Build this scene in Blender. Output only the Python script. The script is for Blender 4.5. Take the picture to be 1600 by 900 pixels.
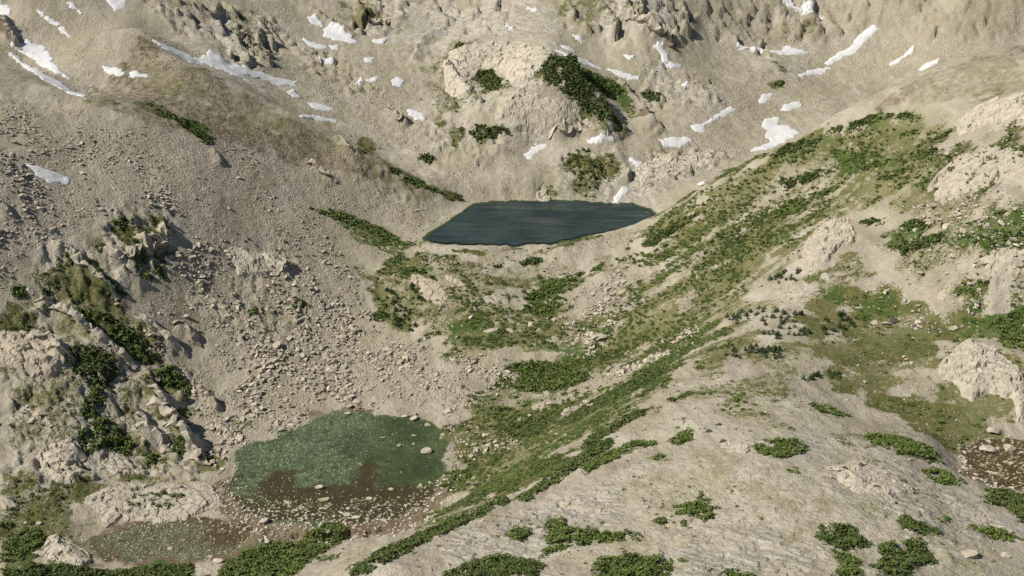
import bpy, bmesh, math
import numpy as np
from mathutils import Vector

for _o in list(bpy.data.objects):
    bpy.data.objects.remove(_o, do_unlink=True)
SC = bpy.context.scene
COL = SC.collection
R = math.radians

# ------------------------------------------------------------------ camera
CAM_Z, PITCH, FPX = 300.0, 24.0, 1679.0          # metres above the pond, degrees down, focal length in photo pixels
cam_d = bpy.data.cameras.new('camera')
cam_d.sensor_width = 36.0
cam_d.lens = 36.0 * FPX / 1600.0
cam_d.clip_start, cam_d.clip_end = 1.0, 6000.0
cam = bpy.data.objects.new('camera', cam_d)
cam.location = (0, 0, CAM_Z)
cam.rotation_euler = (R(90 - PITCH), 0, 0)
COL.objects.link(cam)
SC.camera = cam

# ------------------------------------------------------------------ sky, sun, exposure
SUN_ELEV, SUN_AZ = 46.0, 257.0                    # azimuth clockwise from +Y: light comes from the left, a little behind the camera
world = bpy.data.worlds.new('World')
SC.world = world
world.use_nodes = True
wn = world.node_tree
bg = wn.nodes['Background']
sky = wn.nodes.new('ShaderNodeTexSky')
sky.sky_type = 'NISHITA'
sky.sun_disc = False
sky.sun_elevation = R(SUN_ELEV)
sky.sun_rotation = R(SUN_AZ)
sky.altitude = 1900
wn.links.new(sky.outputs[0], bg.inputs[0])
bg.inputs[1].default_value = 0.065
sun_d = bpy.data.lights.new('sun', 'SUN')
sun_d.energy = 4.7
sun_d.angle = R(0.6)
sun_d.color = (1.0, 0.95, 0.86)
sun = bpy.data.objects.new('sun', sun_d)
COL.objects.link(sun)
sdir = Vector((math.sin(R(SUN_AZ)) * math.cos(R(SUN_ELEV)), math.cos(R(SUN_AZ)) * math.cos(R(SUN_ELEV)), math.sin(R(SUN_ELEV))))
sun.rotation_euler = sdir.to_track_quat('Z', 'Y').to_euler()
sun.location = sdir * 900
vs = SC.view_settings
vs.view_transform = 'Standard'
vs.look = 'None'
vs.exposure = 0.30
vs.gamma = 1.0
vs.use_curve_mapping = False
SC.cycles.use_denoising = False
SC.cycles.max_bounces = 4
SC.cycles.transparent_max_bounces = 6

# ------------------------------------------------------------------ noise
rng = np.random.default_rng(7)

def _hash(ix, iy, seed):
    h = (ix.astype(np.int64) * 374761393 + iy.astype(np.int64) * 668265263 + seed * 974634777) & 0xFFFFFFFF
    h = ((h ^ (h >> 13)) * 1274126177) & 0xFFFFFFFF
    h = h ^ (h >> 16)
    return (h & 0xFFFFFF) / float(0xFFFFFF)

def vnoise(x, y, seed=0):
    ix, iy = np.floor(x), np.floor(y)
    fx, fy = x - ix, y - iy
    fx, fy = fx * fx * (3 - 2 * fx), fy * fy * (3 - 2 * fy)
    a, b = _hash(ix, iy, seed), _hash(ix + 1, iy, seed)
    c, d = _hash(ix, iy + 1, seed), _hash(ix + 1, iy + 1, seed)
    return (a + (b - a) * fx) * (1 - fy) + (c + (d - c) * fx) * fy

def fbm(x, y, octv=4, seed=0, ridged=False):
    s = np.zeros_like(x, dtype=float); a = 0.5; t = 0.0
    for o in range(octv):
        n = vnoise(x, y, seed + o * 17)
        if ridged:
            n = 1 - abs(2 * n - 1)
        s += a * n; t += a; a *= 0.5
        x, y = x * 2.03 + 11.3, y * 2.03 - 7.7
    return s / t                                   # 0..1

def worley(x, y, seed=0):
    """nearest and second distance and an id per cell, unit cells"""
    ix, iy = np.floor(x), np.floor(y)
    f1 = np.full(x.shape, 9.0); f2 = np.full(x.shape, 9.0); idv = np.zeros(x.shape)
    for dx in (-1, 0, 1):
        for dy in (-1, 0, 1):
            cx, cy = ix + dx, iy + dy
            px, py = cx + _hash(cx, cy, seed), cy + _hash(cx, cy, seed + 5)
            d = np.hypot(px - x, py - y)
            near = d < f1
            f2 = np.where(near, f1, np.minimum(f2, d))
            idv = np.where(near, _hash(cx, cy, seed + 9), idv)
            f1 = np.where(near, d, f1)
    return f1, f2, idv

def facets(x, y, seed=0, tilt=1.0, bias=0.9):
    """height of tilted flat-topped blocks, one per cell, roughly -0.5..0.5, and the distance to the joints"""
    ix, iy = np.floor(x), np.floor(y)
    f1 = np.full(x.shape, 9.0); f2 = np.full(x.shape, 9.0); h = np.zeros(x.shape)
    for dx in (-1, 0, 1):
        for dy in (-1, 0, 1):
            cx, cy = ix + dx, iy + dy
            ox, oy = x - cx - _hash(cx, cy, seed), y - cy - _hash(cx, cy, seed + 5)
            d = np.maximum(abs(ox), abs(oy)) * 0.6 + np.hypot(ox, oy) * 0.4
            near = d < f1
            f2 = np.where(near, f1, np.minimum(f2, d))
            h = np.where(near, (_hash(cx, cy, seed + 9) - .5) + bias * ox + tilt * (ox * (_hash(cx, cy, seed + 11) - .5) + oy * (_hash(cx, cy, seed + 12) - .5)), h)
            f1 = np.where(near, d, f1)
    return h, f2 - f1

def sstep(a, b, x):
    t = np.clip((x - a) / (b - a), 0, 1)
    return t * t * (3 - 2 * t)

# ------------------------------------------------------------------ rays
cp, sp = math.cos(R(PITCH)), math.sin(R(PITCH))

def ray(px, py):
    r = (np.asarray(px, float) - 800) / FPX
    u = (450 - np.asarray(py, float)) / FPX
    return np.stack([r, cp + sp * u, -sp + cp * u], -1)

def on_level(px, py, z):
    d = ray(px, py)
    t = (z - CAM_Z) / d[..., 2]
    return d[..., 0] * t, d[..., 1] * t

# ------------------------------------------------------------------ base relief: (photo x, photo y, height above the pond)
CP = [
 # left slope
 (0,880,5),(0,800,8),(0,700,16),(0,600,34),(0,500,52),(0,400,76),(0,300,102),(0,220,118),(0,150,131),(0,97,138),
 (100,850,4),(100,760,8),(100,680,17),(100,600,30),(100,500,46),(100,400,70),(100,300,94),(100,220,111),(100,160,124),(90,138,129),(150,155,126),
 (200,740,3),(200,660,12),(200,600,22),(200,520,36),(200,420,60),(200,320,84),(200,220,106),(200,165,121),
 (300,740,1.5),(300,660,4.5),(300,600,12),(300,500,31),(300,400,55),(300,300,80),(300,200,104),(300,150,117),
 (400,660,2),(400,600,8),(400,500,24),(400,400,46),(400,300,70),(400,220,90),(400,165,106),
 (500,620,2.5),(500,550,9),(500,450,28),(500,370,45),(500,300,60),(500,240,76),
 (600,600,4),(600,520,12),(600,450,24),(600,400,33),(600,350,41),(600,300,52),(650,375,37.5),(690,330,38.5),
 # left ridge crest, then the gully behind it
 (217,43,149),(267,88,137),(320,102,129),(400,148,112),(450,175,101),(500,202,90),(560,232,77),(620,262,63),(680,290,50),(725,310,40),
 (200,95,134),(250,120,126),(170,60,143),
 (40,75,134),(75,108,127),(15,40,148),(120,100,131),(0,10,158),(100,10,158),(180,10,156),
 (330,88,126),(450,125,103),(560,180,80),(650,232,61),(720,290,44.5),
 # back wall
 (400,60,124),(400,0,146),(270,20,150),(500,60,118),(600,110,101),(600,0,140),(700,130,93),(700,50,119),(700,210,69),(780,0,145),(700,-60,168),
 (760,250,57),(800,300,44),
 (820,290,48),(900,300,46),(880,262,54),(890,228,64),(840,250,57),(960,250,58),(980,300,44),
 (780,225,66),(840,212,69),(900,208,70),(960,213,68),
 (760,130,93),(780,90,107),(840,85,117),(740,75,113),(880,92,115),(830,150,96),(880,150,97),(920,160,91),(950,190,80),(975,205,72),(905,118,108),
 (960,120,99),(1000,170,80),(1000,205,71),(940,95,108),(960,60,122),
 (850,40,131),(850,0,148),(1000,0,150),(1000,60,124),(1100,100,103),(1100,40,125),(1100,0,145),(1200,100,99),(1200,40,122),(1200,0,142),(1100,170,80),(1050,240,59),(1140,215,64),
 (1300,80,104),(1300,0,142),(1400,40,126),(1400,0,146),(1500,0,150),(1600,0,152),(1600,-60,175),(1000,-60,175),(0,-60,190),(1300,-60,172),(350,-60,172),
 (1080,280,50),(1020,300,44),(1200,220,62),(1300,160,78),(1450,90,106),(1600,40,132),
 # right ridge crest
 (870,381,40.5),(930,362,44),(985,345,47),(1022,334,50),(1100,290,75),(1200,236,99),(1300,182,123),(1380,138,142),(1450,107,154),(1530,82,163),(1600,66,170),
 (1600,150,157),(1600,220,145),(1600,300,130),(1600,380,110),(1500,160,146),(1500,250,127),(1500,350,107),(1500,420,93),
 (1400,200,127),(1400,270,111),(1400,350,95),(1400,430,81),(1300,260,100),(1300,330,88),(1300,410,80),(1200,300,81),(1200,360,72),(1200,420,66),(1250,470,70),
 (1100,350,61),(1100,420,50),(1000,400,41),(1000,470,32),(920,430,30),(850,430,27),(800,400,35),(760,395,37.5),(720,395,37),
 (740,450,27),(740,520,17),(820,500,19),(900,520,18),(820,580,10),(760,620,6),(900,600,11),(720,690,2),(780,690,4),(860,660,7.5),(720,770,1.5),(660,800,1),(600,838,1),
 (980,560,20),(1060,490,38),(1130,460,50),
 # near ridge and knoll
 (545,893,74),(620,860,72),(700,825,70),(800,778,68),(900,705,66),(950,662,65),(1000,622,64),(1060,575,64),(1120,535,65),(1180,500,67),
 (640,900,78),(760,860,77),(760,900,82),(900,900,88),(900,800,78),(1000,900,91),(1000,750,79),(1000,680,71),(1100,900,94),(1100,700,79),(1100,620,73),(1200,900,96),(1200,800,90),(1200,700,84),(1200,600,75),
 (1300,900,97),(1300,800,90),(1300,700,81),(1400,900,95),(1400,780,86),(1450,700,75),(1500,900,90),(1500,800,80),(1600,900,86),(1600,820,78),(1520,740,69),(1600,775,69),
 (1560,710,65),(1500,660,66),(1600,660,68),(1400,640,67),(1300,630,72),(1400,560,69),(1300,540,70),(1500,560,73),(1600,560,77),(1400,490,72),(1500,490,78),(1600,480,84),
 # valley side west of the near ridge
 (450,890,2),(300,895,2),(400,835,0.6),
]
cpa = np.array(CP, float)
bx, by = on_level(cpa[:, 0], cpa[:, 1], cpa[:, 2])
PTS = np.stack([bx, by, cpa[:, 2]], -1)
EXTRA = np.array([(-420,250,22),(-250,200,12),(-120,230,8),(-60,180,40),(0,150,84),(150,130,104),(350,150,108),(330,280,88),(420,420,100),(480,600,172),(520,800,190),
 (-520,500,95),(-600,700,178),(-560,900,205),(-300,1150,225),(0,1200,230),(300,1200,230),(650,1100,240),(-650,1250,290),(0,1500,320),(700,1400,310),(-150,0,30),(150,0,100),(-420,0,40),(420,0,115)], float)
crest = np.array([p for p, c in zip(PTS, CP) if c in ((1100,290,75),(1200,236,99),(1300,182,123),(1380,138,142),(1450,107,154),(1530,82,163),(1600,66,170))])
lcrest = np.array([p for p, c in zip(PTS, CP) if c in ((217,43,149),(267,88,137),(320,102,129),(400,148,112),(450,175,101),(500,202,90),(560,232,77),(620,262,63),(0,97,138),(90,138,129))])
PTS = np.concatenate([PTS, EXTRA, lcrest + np.array((7.0, 23.0, -12.5)), crest + np.array((4.0, 20.0, -10.0))])   # the far side of the right-hand crest falls away

class TPS:
    def __init__(s, p, lam):
        s.c = p[:, :2] / 100.0
        n = len(p)
        K = s.k(np.hypot(s.c[:, None, 0] - s.c[None, :, 0], s.c[:, None, 1] - s.c[None, :, 1]))
        K += np.eye(n) * lam
        Pm = np.concatenate([np.ones((n, 1)), s.c], 1)
        A = np.zeros((n + 3, n + 3)); A[:n, :n] = K; A[:n, n:] = Pm; A[n:, :n] = Pm.T
        s.w = np.linalg.solve(A, np.concatenate([p[:, 2], np.zeros(3)])); s.n = n
    @staticmethod
    def k(r):
        return np.where(r > 1e-9, r * r * np.log(np.maximum(r, 1e-9)), 0.0)
    def __call__(s, x, y):
        x, y = x / 100.0, y / 100.0
        out = s.w[s.n] + s.w[s.n + 1] * x + s.w[s.n + 2] * y
        for i in range(s.n):
            d2 = (x - s.c[i, 0]) ** 2 + (y - s.c[i, 1]) ** 2
            out += s.w[i] * 0.5 * d2 * np.log(d2 + 1e-12)
        return out

tps = TPS(PTS, 0.004)

class Grid:
    def __init__(s, x0, x1, y0, y1, st):
        s.x0, s.y0, s.st = x0, y0, st
        s.xs = np.arange(x0, x1 + st, st); s.ys = np.arange(y0, y1 + st, st)
        s.X, s.Y = np.meshgrid(s.xs, s.ys)
    def sample(s, Z, x, y):
        gx = np.clip((x - s.x0) / s.st, 0, Z.shape[1] - 1.001)
        gy = np.clip((y - s.y0) / s.st, 0, Z.shape[0] - 1.001)
        ix, iy = gx.astype(int), gy.astype(int)
        fx, fy = gx - ix, gy - iy
        return (Z[iy, ix] * (1 - fx) + Z[iy, ix + 1] * fx) * (1 - fy) + (Z[iy + 1, ix] * (1 - fx) + Z[iy + 1, ix + 1] * fx) * fy

GX0, GX1, GY0, GY1 = -720, 720, 40, 1480
gc = Grid(GX0, GX1, GY0, GY1, 4.0)
ZC = tps(gc.X, gc.Y)
GR = Grid(GX0, GX1, GY0, GY1, 1.0)
Z0 = gc.sample(ZC, GR.X, GR.Y)

def cast(px, py, Z=None):
    """photo pixel -> point on the relief"""
    Z = Z0 if Z is None else Z
    d = ray(px, py); shp = d.shape[:-1]; d = d.reshape(-1, 3)
    t = np.full(len(d), 180.0); hit = np.zeros(len(d), bool); lo = t.copy()
    for _ in range(900):
        x, y, z = d[:, 0] * t, d[:, 1] * t, CAM_Z + d[:, 2] * t
        under = z < GR.sample(Z, x, y)
        new = under & ~hit
        hit |= under
        lo = np.where(hit, lo, t)
        t = np.where(hit, t, t + 2.0)
        if hit.all():
            break
    hi = t.copy()
    for _ in range(12):
        m = (lo + hi) / 2
        x, y, z = d[:, 0] * m, d[:, 1] * m, CAM_Z + d[:, 2] * m
        u = z < GR.sample(Z, x, y)
        hi = np.where(u, m, hi); lo = np.where(u, lo, m)
    return (d[:, 0] * hi).reshape(shp), (d[:, 1] * hi).reshape(shp), hi.reshape(shp)

def E(cx, cy, rx, ry, a=0.0, n=14):
    t = np.linspace(0, 2 * np.pi, n, endpoint=False)
    x, y = rx * np.cos(t), ry * np.sin(t)
    c, s_ = math.cos(R(a)), math.sin(R(a))
    return [(cx + c * u - s_ * v, cy + s_ * u + c * v) for u, v in zip(x, y)]

def STRIP(pts, w):
    p = np.array(pts, float)
    d = np.gradient(p, axis=0); nrm = np.stack([-d[:, 1], d[:, 0]], -1); nrm /= np.linalg.norm(nrm, axis=1)[:, None] + 1e-9
    k = np.sin(np.linspace(0.25, np.pi - 0.25, len(p)))[:, None] * w / 2
    return [tuple(q) for q in np.concatenate([p + nrm * k, (p - nrm * k)[::-1]])]

def WP(poly, clean=True, step=14):
    """traced outline -> outline on the ground, metres"""
    q = []
    for (x0, y0), (x1, y1) in zip(poly, poly[1:] + poly[:1]):
        k = max(1, int(math.hypot(x1 - x0, y1 - y0) / step))
        for i in range(k):
            q.append((x0 + (x1 - x0) * i / k, y0 + (y1 - y0) * i / k))
    q = np.array(q)
    x, y, t = cast(q[:, 0], q[:, 1])
    if clean:
        m = np.median(t)
        ok = abs(t - m) < 0.16 * m
        x, y = x[ok], y[ok]
    return np.stack([x, y], -1)

def sdf(px, py, poly):
    """signed distance, negative inside"""
    px = np.asarray(px, float); py = np.asarray(py, float)
    d = np.full(px.shape, 1e18); ins = np.zeros(px.shape, bool)
    n = len(poly)
    for i in range(n):
        ax, ay = poly[i]; bx_, by_ = poly[(i + 1) % n]
        ex, ey = bx_ - ax, by_ - ay
        wx, wy = px - ax, py - ay
        t = np.clip((wx * ex + wy * ey) / (ex * ex + ey * ey + 1e-12), 0, 1)
        d = np.minimum(d, (wx - ex * t) ** 2 + (wy - ey * t) ** 2)
        if abs(ey) > 1e-12:
            c = ((ay > py) != (by_ > py)) & (px < ex * (py - ay) / ey + ax)
            ins ^= c
    d = np.sqrt(d)
    return np.where(ins, -d, d)

# ------------------------------------------------------------------ outlines traced on the photograph (photo pixels), laid on the relief
POND = [(366,720),(370,705),(388,694),(430,679),(470,667),(500,652),(520,641),(560,642),(600,648),(640,652),(672,660),(692,674),(702,692),(700,716),(690,738),(682,760),(668,782),(640,800),(600,812),(560,818),(520,822),(470,818),(430,812),(395,806),(372,790),(352,770),(356,752),(372,742)]
PUDDLE = [(140,845),(165,832),(200,822),(240,815),(280,808),(320,810),(350,820),(385,815),(400,828),(380,848),(350,868),(300,876),(250,872),(200,880),(165,880),(148,865)]
LAKE = [(655,372),(675,362),(695,348),(720,332),(735,318),(760,314),(800,313),(850,311),(900,313),(950,316),(985,317),(1005,321),(1020,326),(1032,334),(1012,347),(960,362),(905,373),(860,381),(800,385),(740,384),(700,382),(675,379)]
TARN = [(1500,705),(1520,694),(1560,688),(1610,690),(1660,700),(1660,770),(1600,768),(1560,758),(1525,745),(1505,728)]
Z_POND, Z_PUDDLE, Z_LAKE, Z_TARN = 0.0, 0.6, 37.0, 65.0

def level_poly(poly, z, step=10):
    q = []
    for (x0, y0), (x1, y1) in zip(poly, poly[1:] + poly[:1]):
        k = max(1, int(math.hypot(x1 - x0, y1 - y0) / step))
        q += [(x0 + (x1 - x0) * i / k, y0 + (y1 - y0) * i / k) for i in range(k)]
    q = np.array(q)
    x, y = on_level(q[:, 0], q[:, 1], z)
    j = (vnoise(x * 0.23, y * 0.23, 3) - 0.5) * 6 + (vnoise(x * 0.8, y * 0.8, 4) - 0.5) * 3
    c = np.array([x.mean(), y.mean()])
    v = np.stack([x, y], -1) - c
    return c + v * (1 + j / np.linalg.norm(v, axis=1))[:, None]

# classes of ground cover: name, strength, edge softness in metres, outline
G_, L_, B_, D_, S_, T_ = 'grass', 'lush', 'rock', 'dirt_shade', 'sand', 'talus'
COVER = []
def cv(kind, s, soft, *polys):
    for p in polys:
        COVER.append((kind, s, soft, p))

# --- talus and scree
cv(T_, 1.0, 8, [(0,165),(150,172),(300,200),(450,205),(560,252),(660,320),(650,365),(600,410),(560,420),(600,520),(700,560),(690,640),(540,632),(400,680),(350,640),(330,560),(300,500),(275,440),(290,350),(180,325),(100,365),(0,400)],
   [(885,480),(905,440),(935,424),(985,428),(992,470),(960,510),(900,540)], [(915,580),(1000,560),(1042,546),(1030,562),(985,592),(900,640),(830,655),(850,630)],
   [(725,495),(790,488),(835,508),(760,517)], [(640,570),(720,560),(800,540),(790,580),(740,640),(700,660),(640,640)], [(862,388),(930,368),(1010,345),(1000,372),(930,410),(880,440),(850,420)],
   [(1045,470),(1090,450),(1075,480),(1050,500)],[(1030,535),(1070,508),(1078,528),(1040,540)])
cv(T_, 0.75, 12, [(430,120),(520,70),(640,110),(700,230),(790,300),(730,310),(640,255),(540,190)], [(1010,90),(1200,110),(1260,180),(1180,230),(1060,290),(1000,300),(1000,230),(1060,180)], [(660,215),(790,215),(830,240),(790,290),(720,290)],
   [(690,640),(760,600),(820,640),(780,700),(730,740),(700,720)], [(1450,225),(1600,215),(1600,430),(1480,480),(1400,440),(1420,330)])
cv(T_, 0.6, 10, [(0,0),(200,0),(330,100),(300,190),(150,160),(0,100)], [(250,0),(560,0),(640,100),(450,130)], [(640,0),(860,0),(850,60),(720,60)], [(1080,0),(1600,0),(1600,60),(1450,100),(1250,180),(1100,100)])
cv(T_, 0.9, 8, [(255,440),(300,480),(345,560),(360,640),(400,680),(340,720),(310,660),(290,600),(250,540),(200,460)], [(640,390),(760,420),(740,480),(680,480)])
# --- bedrock
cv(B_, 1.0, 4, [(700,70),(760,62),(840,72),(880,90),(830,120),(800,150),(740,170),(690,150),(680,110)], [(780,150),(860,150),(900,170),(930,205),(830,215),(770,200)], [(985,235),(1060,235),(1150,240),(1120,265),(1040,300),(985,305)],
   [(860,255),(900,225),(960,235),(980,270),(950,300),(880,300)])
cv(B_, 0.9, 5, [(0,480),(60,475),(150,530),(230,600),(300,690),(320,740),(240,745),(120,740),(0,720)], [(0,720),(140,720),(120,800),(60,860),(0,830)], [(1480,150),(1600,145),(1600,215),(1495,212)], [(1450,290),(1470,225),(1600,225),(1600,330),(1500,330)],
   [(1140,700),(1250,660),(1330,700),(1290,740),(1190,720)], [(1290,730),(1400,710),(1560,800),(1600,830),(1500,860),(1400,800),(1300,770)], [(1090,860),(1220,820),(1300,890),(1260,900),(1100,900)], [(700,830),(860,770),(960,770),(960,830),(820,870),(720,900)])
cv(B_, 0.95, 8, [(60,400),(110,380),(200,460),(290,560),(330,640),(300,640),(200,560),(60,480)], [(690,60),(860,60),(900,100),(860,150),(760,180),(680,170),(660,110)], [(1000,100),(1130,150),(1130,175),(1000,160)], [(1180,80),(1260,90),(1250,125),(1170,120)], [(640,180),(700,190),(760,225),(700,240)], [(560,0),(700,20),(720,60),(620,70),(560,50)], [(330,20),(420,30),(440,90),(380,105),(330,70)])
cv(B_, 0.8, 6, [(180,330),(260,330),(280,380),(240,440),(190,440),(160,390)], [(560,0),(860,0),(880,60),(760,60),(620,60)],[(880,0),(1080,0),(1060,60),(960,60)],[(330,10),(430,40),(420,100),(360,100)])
# --- pale smooth grit
cv(S_, 1.0, 5, [(1200,460),(1240,440),(1268,450),(1262,495),(1235,485),(1205,490)], [(660,378),(640,365),(680,340),(715,318),(735,312),(720,335),(690,352)], [(740,395),(830,395),(920,372),(860,420),(800,432),(730,430)])
cv(S_, 0.7, 14, [(1000,650),(1060,590),(1150,560),(1240,570),(1340,650),(1450,730),(1600,800),(1600,900),(640,900),(760,850),(900,770)], [(770,700),(830,690),(840,720),(790,745),(740,755)], [(1240,560),(1300,600),(1260,640),(1180,620)])
cv(S_, 0.6, 10, [(900,80),(1020,130),(1100,200),(1040,210),(960,110)], [(400,20),(520,30),(560,90),(450,120),(410,80)])
cv(S_, 0.75, 16, [(600,0),(900,0),(880,60),(760,60),(640,110),(560,70)], [(1060,40),(1200,60),(1300,80),(1450,60),(1600,20),(1600,60),(1450,100),(1250,180),(1180,235),(1030,240),(1060,180)], [(420,40),(480,60),(640,140),(700,240),(640,240),(520,180),(440,120)], [(1000,240),(1150,240),(1080,285),(1010,300)])
cv(S_, 1.0, 3, [(300,62),(400,108),(460,122),(560,170),(650,225),(720,285),(640,258),(540,213),(450,163),(400,138),(330,93),(272,72)], [(0,55),(60,95),(130,146),(165,150),(130,95),(50,45)])
# --- grass and low green cover
cv(G_, 0.72, 10, [(1025,340),(1100,296),(1200,245),(1300,195),(1440,172),(1500,180),(1490,215),(1450,290),(1400,330),(1340,340),(1250,400),(1200,450),(1100,540),(1000,630),(900,700),(800,770),(700,810),(660,830),(690,780),(710,700),(730,640),(800,560),(900,490),(960,420),(1000,370)])
cv(G_, 0.66, 14, [(640,380),(720,400),(800,440),(900,430),(960,420),(900,500),(800,580),(700,560),(640,500),(560,430),(580,400)])
cv(G_, 0.8, 13, [(1260,480),(1310,440),(1400,430),(1500,440),(1600,470),(1600,560),(1500,540),(1450,590),(1480,640),(1600,650),(1600,690),(1500,690),(1440,660),(1360,630),(1290,590),(1240,540)])
cv(G_, 0.85, 3, [(1250,420),(1300,410),(1330,385),(1345,405),(1400,425),(1340,450),(1280,450)], [(1380,620),(1500,625),(1600,690),(1560,700),(1490,700),(1420,670)], [(720,490),(760,480),(800,515),(860,520),(850,545),(770,550),(720,555),(700,530)],
   [(815,470),(860,440),(900,430),(960,412),(900,455),(870,480),(850,500),(815,495)], [(870,545),(950,520),(950,560),(900,580),(850,570)], [(820,590),(920,585),(900,620),(860,640),(820,640)], [(770,740),(830,720),(900,700),(860,740),(790,775),(740,780)],
   [(545,215),(575,218),(603,232),(590,243),(560,234)], [(590,410),(650,405),(690,430),(660,470),(640,440),(600,440),(575,440)], [(480,325),(540,335),(640,385),(600,390),(540,365),(500,345)], [(570,440),(600,445),(620,490),(640,520),(600,505),(575,470)])
cv(G_, 0.8, 6, [(0,480),(60,470),(75,500),(60,520),(0,520)], [(0,600),(30,600),(40,640),(0,660)], [(80,760),(130,760),(110,810),(60,830),(0,850),(0,800)], [(160,740),(290,738),(330,752),(250,756),(160,762)], [(300,700),(350,720),(340,740),(300,735)],
   [(190,330),(245,325),(275,360),(260,430),(220,440),(180,430),(190,390)], [(80,400),(140,420),(190,470),(240,520),(290,600),(250,600),(190,540),(120,500),(60,480)], [(230,600),(290,620),(320,700),(280,720),(250,660)], [(360,655),(400,655),(395,668),(365,668)])
cv(G_, 0.55, 8, [(340,350),(430,380),(470,420),(440,440),(360,370)], [(380,480),(410,482),(405,495),(385,493)], [(450,470),(485,475),(480,484),(455,482)], [(130,160),(330,230),(250,210)], [(480,370),(560,400),(520,410),(490,395)], [(440,305),(500,330),(520,345),(460,330)])
cv(G_, 0.75, 5, [(668,175),(692,178),(690,195),(670,190)], [(675,205),(700,213),(725,196),(760,193),(800,190),(802,210),(770,217),(745,226),(735,213),(712,216)], [(832,85),(850,93),(866,84),(892,105),(930,160),(985,215),(940,207),(900,186),(880,160),(850,142),(820,118),(835,110)],
   [(737,118),(755,111),(770,107),(783,125),(800,135),(840,140),(870,150),(850,152),(790,146),(762,146)], [(903,102),(932,114),(962,131),(990,165),(992,192),(968,170),(940,150),(918,134)], [(985,128),(1022,140),(1042,155),(1030,166),(1000,152)], [(870,258),(885,230),(930,224),(958,245),(930,246),(965,262),(966,274),(935,272),(935,296),(905,290)], [(828,260),(850,260),(862,282),(835,274)])
cv(G_, 0.5, 8, [(520,0),(565,0),(600,20),(590,45),(550,40)], [(350,20),(385,30),(420,60),(428,92),(400,90),(370,60)], [(890,0),(1000,5),(1060,40),(1050,62),(1000,45),(930,45),(890,20)], [(1210,25),(1300,35),(1300,52),(1230,52)], [(1330,0),(1395,8),(1390,30),(1340,25)], [(1180,85),(1240,95),(1230,115),(1190,110)])
cv(G_, 0.8, 3, STRIP([(167,158),(207,163),(240,171),(283,186),(317,205),(338,230)], 16), STRIP([(590,247),(620,268),(650,282),(690,300),(735,312)], 14), STRIP([(1190,258),(1300,222),(1400,196),(1500,175)], 8), STRIP([(1030,335),(1100,292),(1200,240),(1300,196),(1330,186)], 8),
   E(1215,131,12,6), E(718,70,9,8), E(1418,207,18,6), E(830,407,20,7), E(803,395,10,4), E(900,360,35,5,-14), E(800,392,80,5))
cv(L_, 0.9, 3, [(480,325),(525,330),(565,342),(605,362),(640,384),(600,380),(560,362),(520,342)], [(815,470),(855,445),(900,432),(940,416),(900,445),(860,470),(835,482)], [(1530,480),(1600,480),(1600,550),(1560,545),(1530,520)], STRIP([(240,172),(283,186),(317,205),(338,228)], 10), STRIP([(600,255),(650,282),(690,300)], 9), [(1290,205),(1320,190),(1350,180),(1400,178),(1446,178),(1420,186),(1340,203)], [(1195,247),(1230,225),(1260,213),(1300,214),(1260,230),(1230,244)])
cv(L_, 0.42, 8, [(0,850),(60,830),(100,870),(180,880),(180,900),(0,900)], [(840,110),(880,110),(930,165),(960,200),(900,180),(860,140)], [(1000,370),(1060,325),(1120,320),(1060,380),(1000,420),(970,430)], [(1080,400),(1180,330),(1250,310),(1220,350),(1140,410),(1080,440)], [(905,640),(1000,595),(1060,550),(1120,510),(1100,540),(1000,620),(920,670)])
cv(G_, 0.5, 10, [(0,420),(100,400),(190,470),(290,600),(330,730),(280,745),(120,740),(0,700)], [(1400,200),(1500,215),(1600,200),(1600,440),(1500,450),(1380,440),(1340,400),(1400,330)], [(1000,640),(1100,560),(1240,570),(1330,650),(1250,690),(1100,650)], [(660,80),(760,60),(760,180),(700,200),(650,160)])
cv(G_, 0.5, 6, [(1140,560),(1250,590),(1330,660),(1240,660),(1150,620)], [(1250,670),(1350,670),(1400,720),(1330,720)])
cv(G_, 0.8, 8, [(705,660),(760,600),(830,560),(900,560),(960,600),(900,690),(800,765),(700,805),(690,765)], [(1440,560),(1500,530),(1600,540),(1600,700),(1500,690),(1440,650)])
cv(G_, 0.74, 10, [(1300,205),(1440,172),(1500,180),(1490,215),(1600,200),(1600,330),(1450,330),(1340,340),(1290,300)])
SPUR = [(130,160),(217,50),(267,94),(320,108),(400,154),(500,207),(620,268),(725,314),(650,312),(540,275),(420,245),(300,212),(180,188)]
cv(G_, 0.40, 4, SPUR)
cv(D_, 0.60, 4, SPUR)
cv(D_, 0.56, 4, [(1330,184),(1450,112),(1600,70),(1600,140),(1480,165),(1400,175)])
cv(G_, 0.6, 8, [(345,345),(430,360),(470,410),(440,440),(400,440),(360,380)], [(300,420),(360,440),(340,470),(300,450)], [(560,420),(640,400),(720,430),(700,500),(640,520),(600,500)], [(0,430),(60,430),(70,470),(0,480)], [(1060,540),(1150,500),(1200,500),(1180,560),(1080,590)])
cv(G_, 0.36, 16, [(150,158),(330,175),(520,230),(600,290),(520,270),(400,240),(250,215)], [(400,380),(560,390),(600,440),(520,460),(420,440)], [(1330,185),(1600,80),(1600,150),(1480,165),(1340,195)])
cv(G_, 0.7, 6, [(0,740),(120,735),(160,760),(110,830),(60,870),(0,880)], [(300,690),(350,700),(350,745),(300,745)], [(690,600),(740,590),(760,640),(720,660)])
cv(L_, 0.8, 5, [(335,905),(350,877),(400,856),(470,845),(510,828),(546,836),(520,856),(472,890),(455,905)], [(1310,245),(1400,235),(1400,262),(1320,270)], [(1440,290),(1520,255),(1560,260),(1480,300)], [(1400,345),(1480,340),(1600,345),(1600,380),(1450,395),(1390,390)], [(0,880),(300,880),(300,905),(0,905)])
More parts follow.
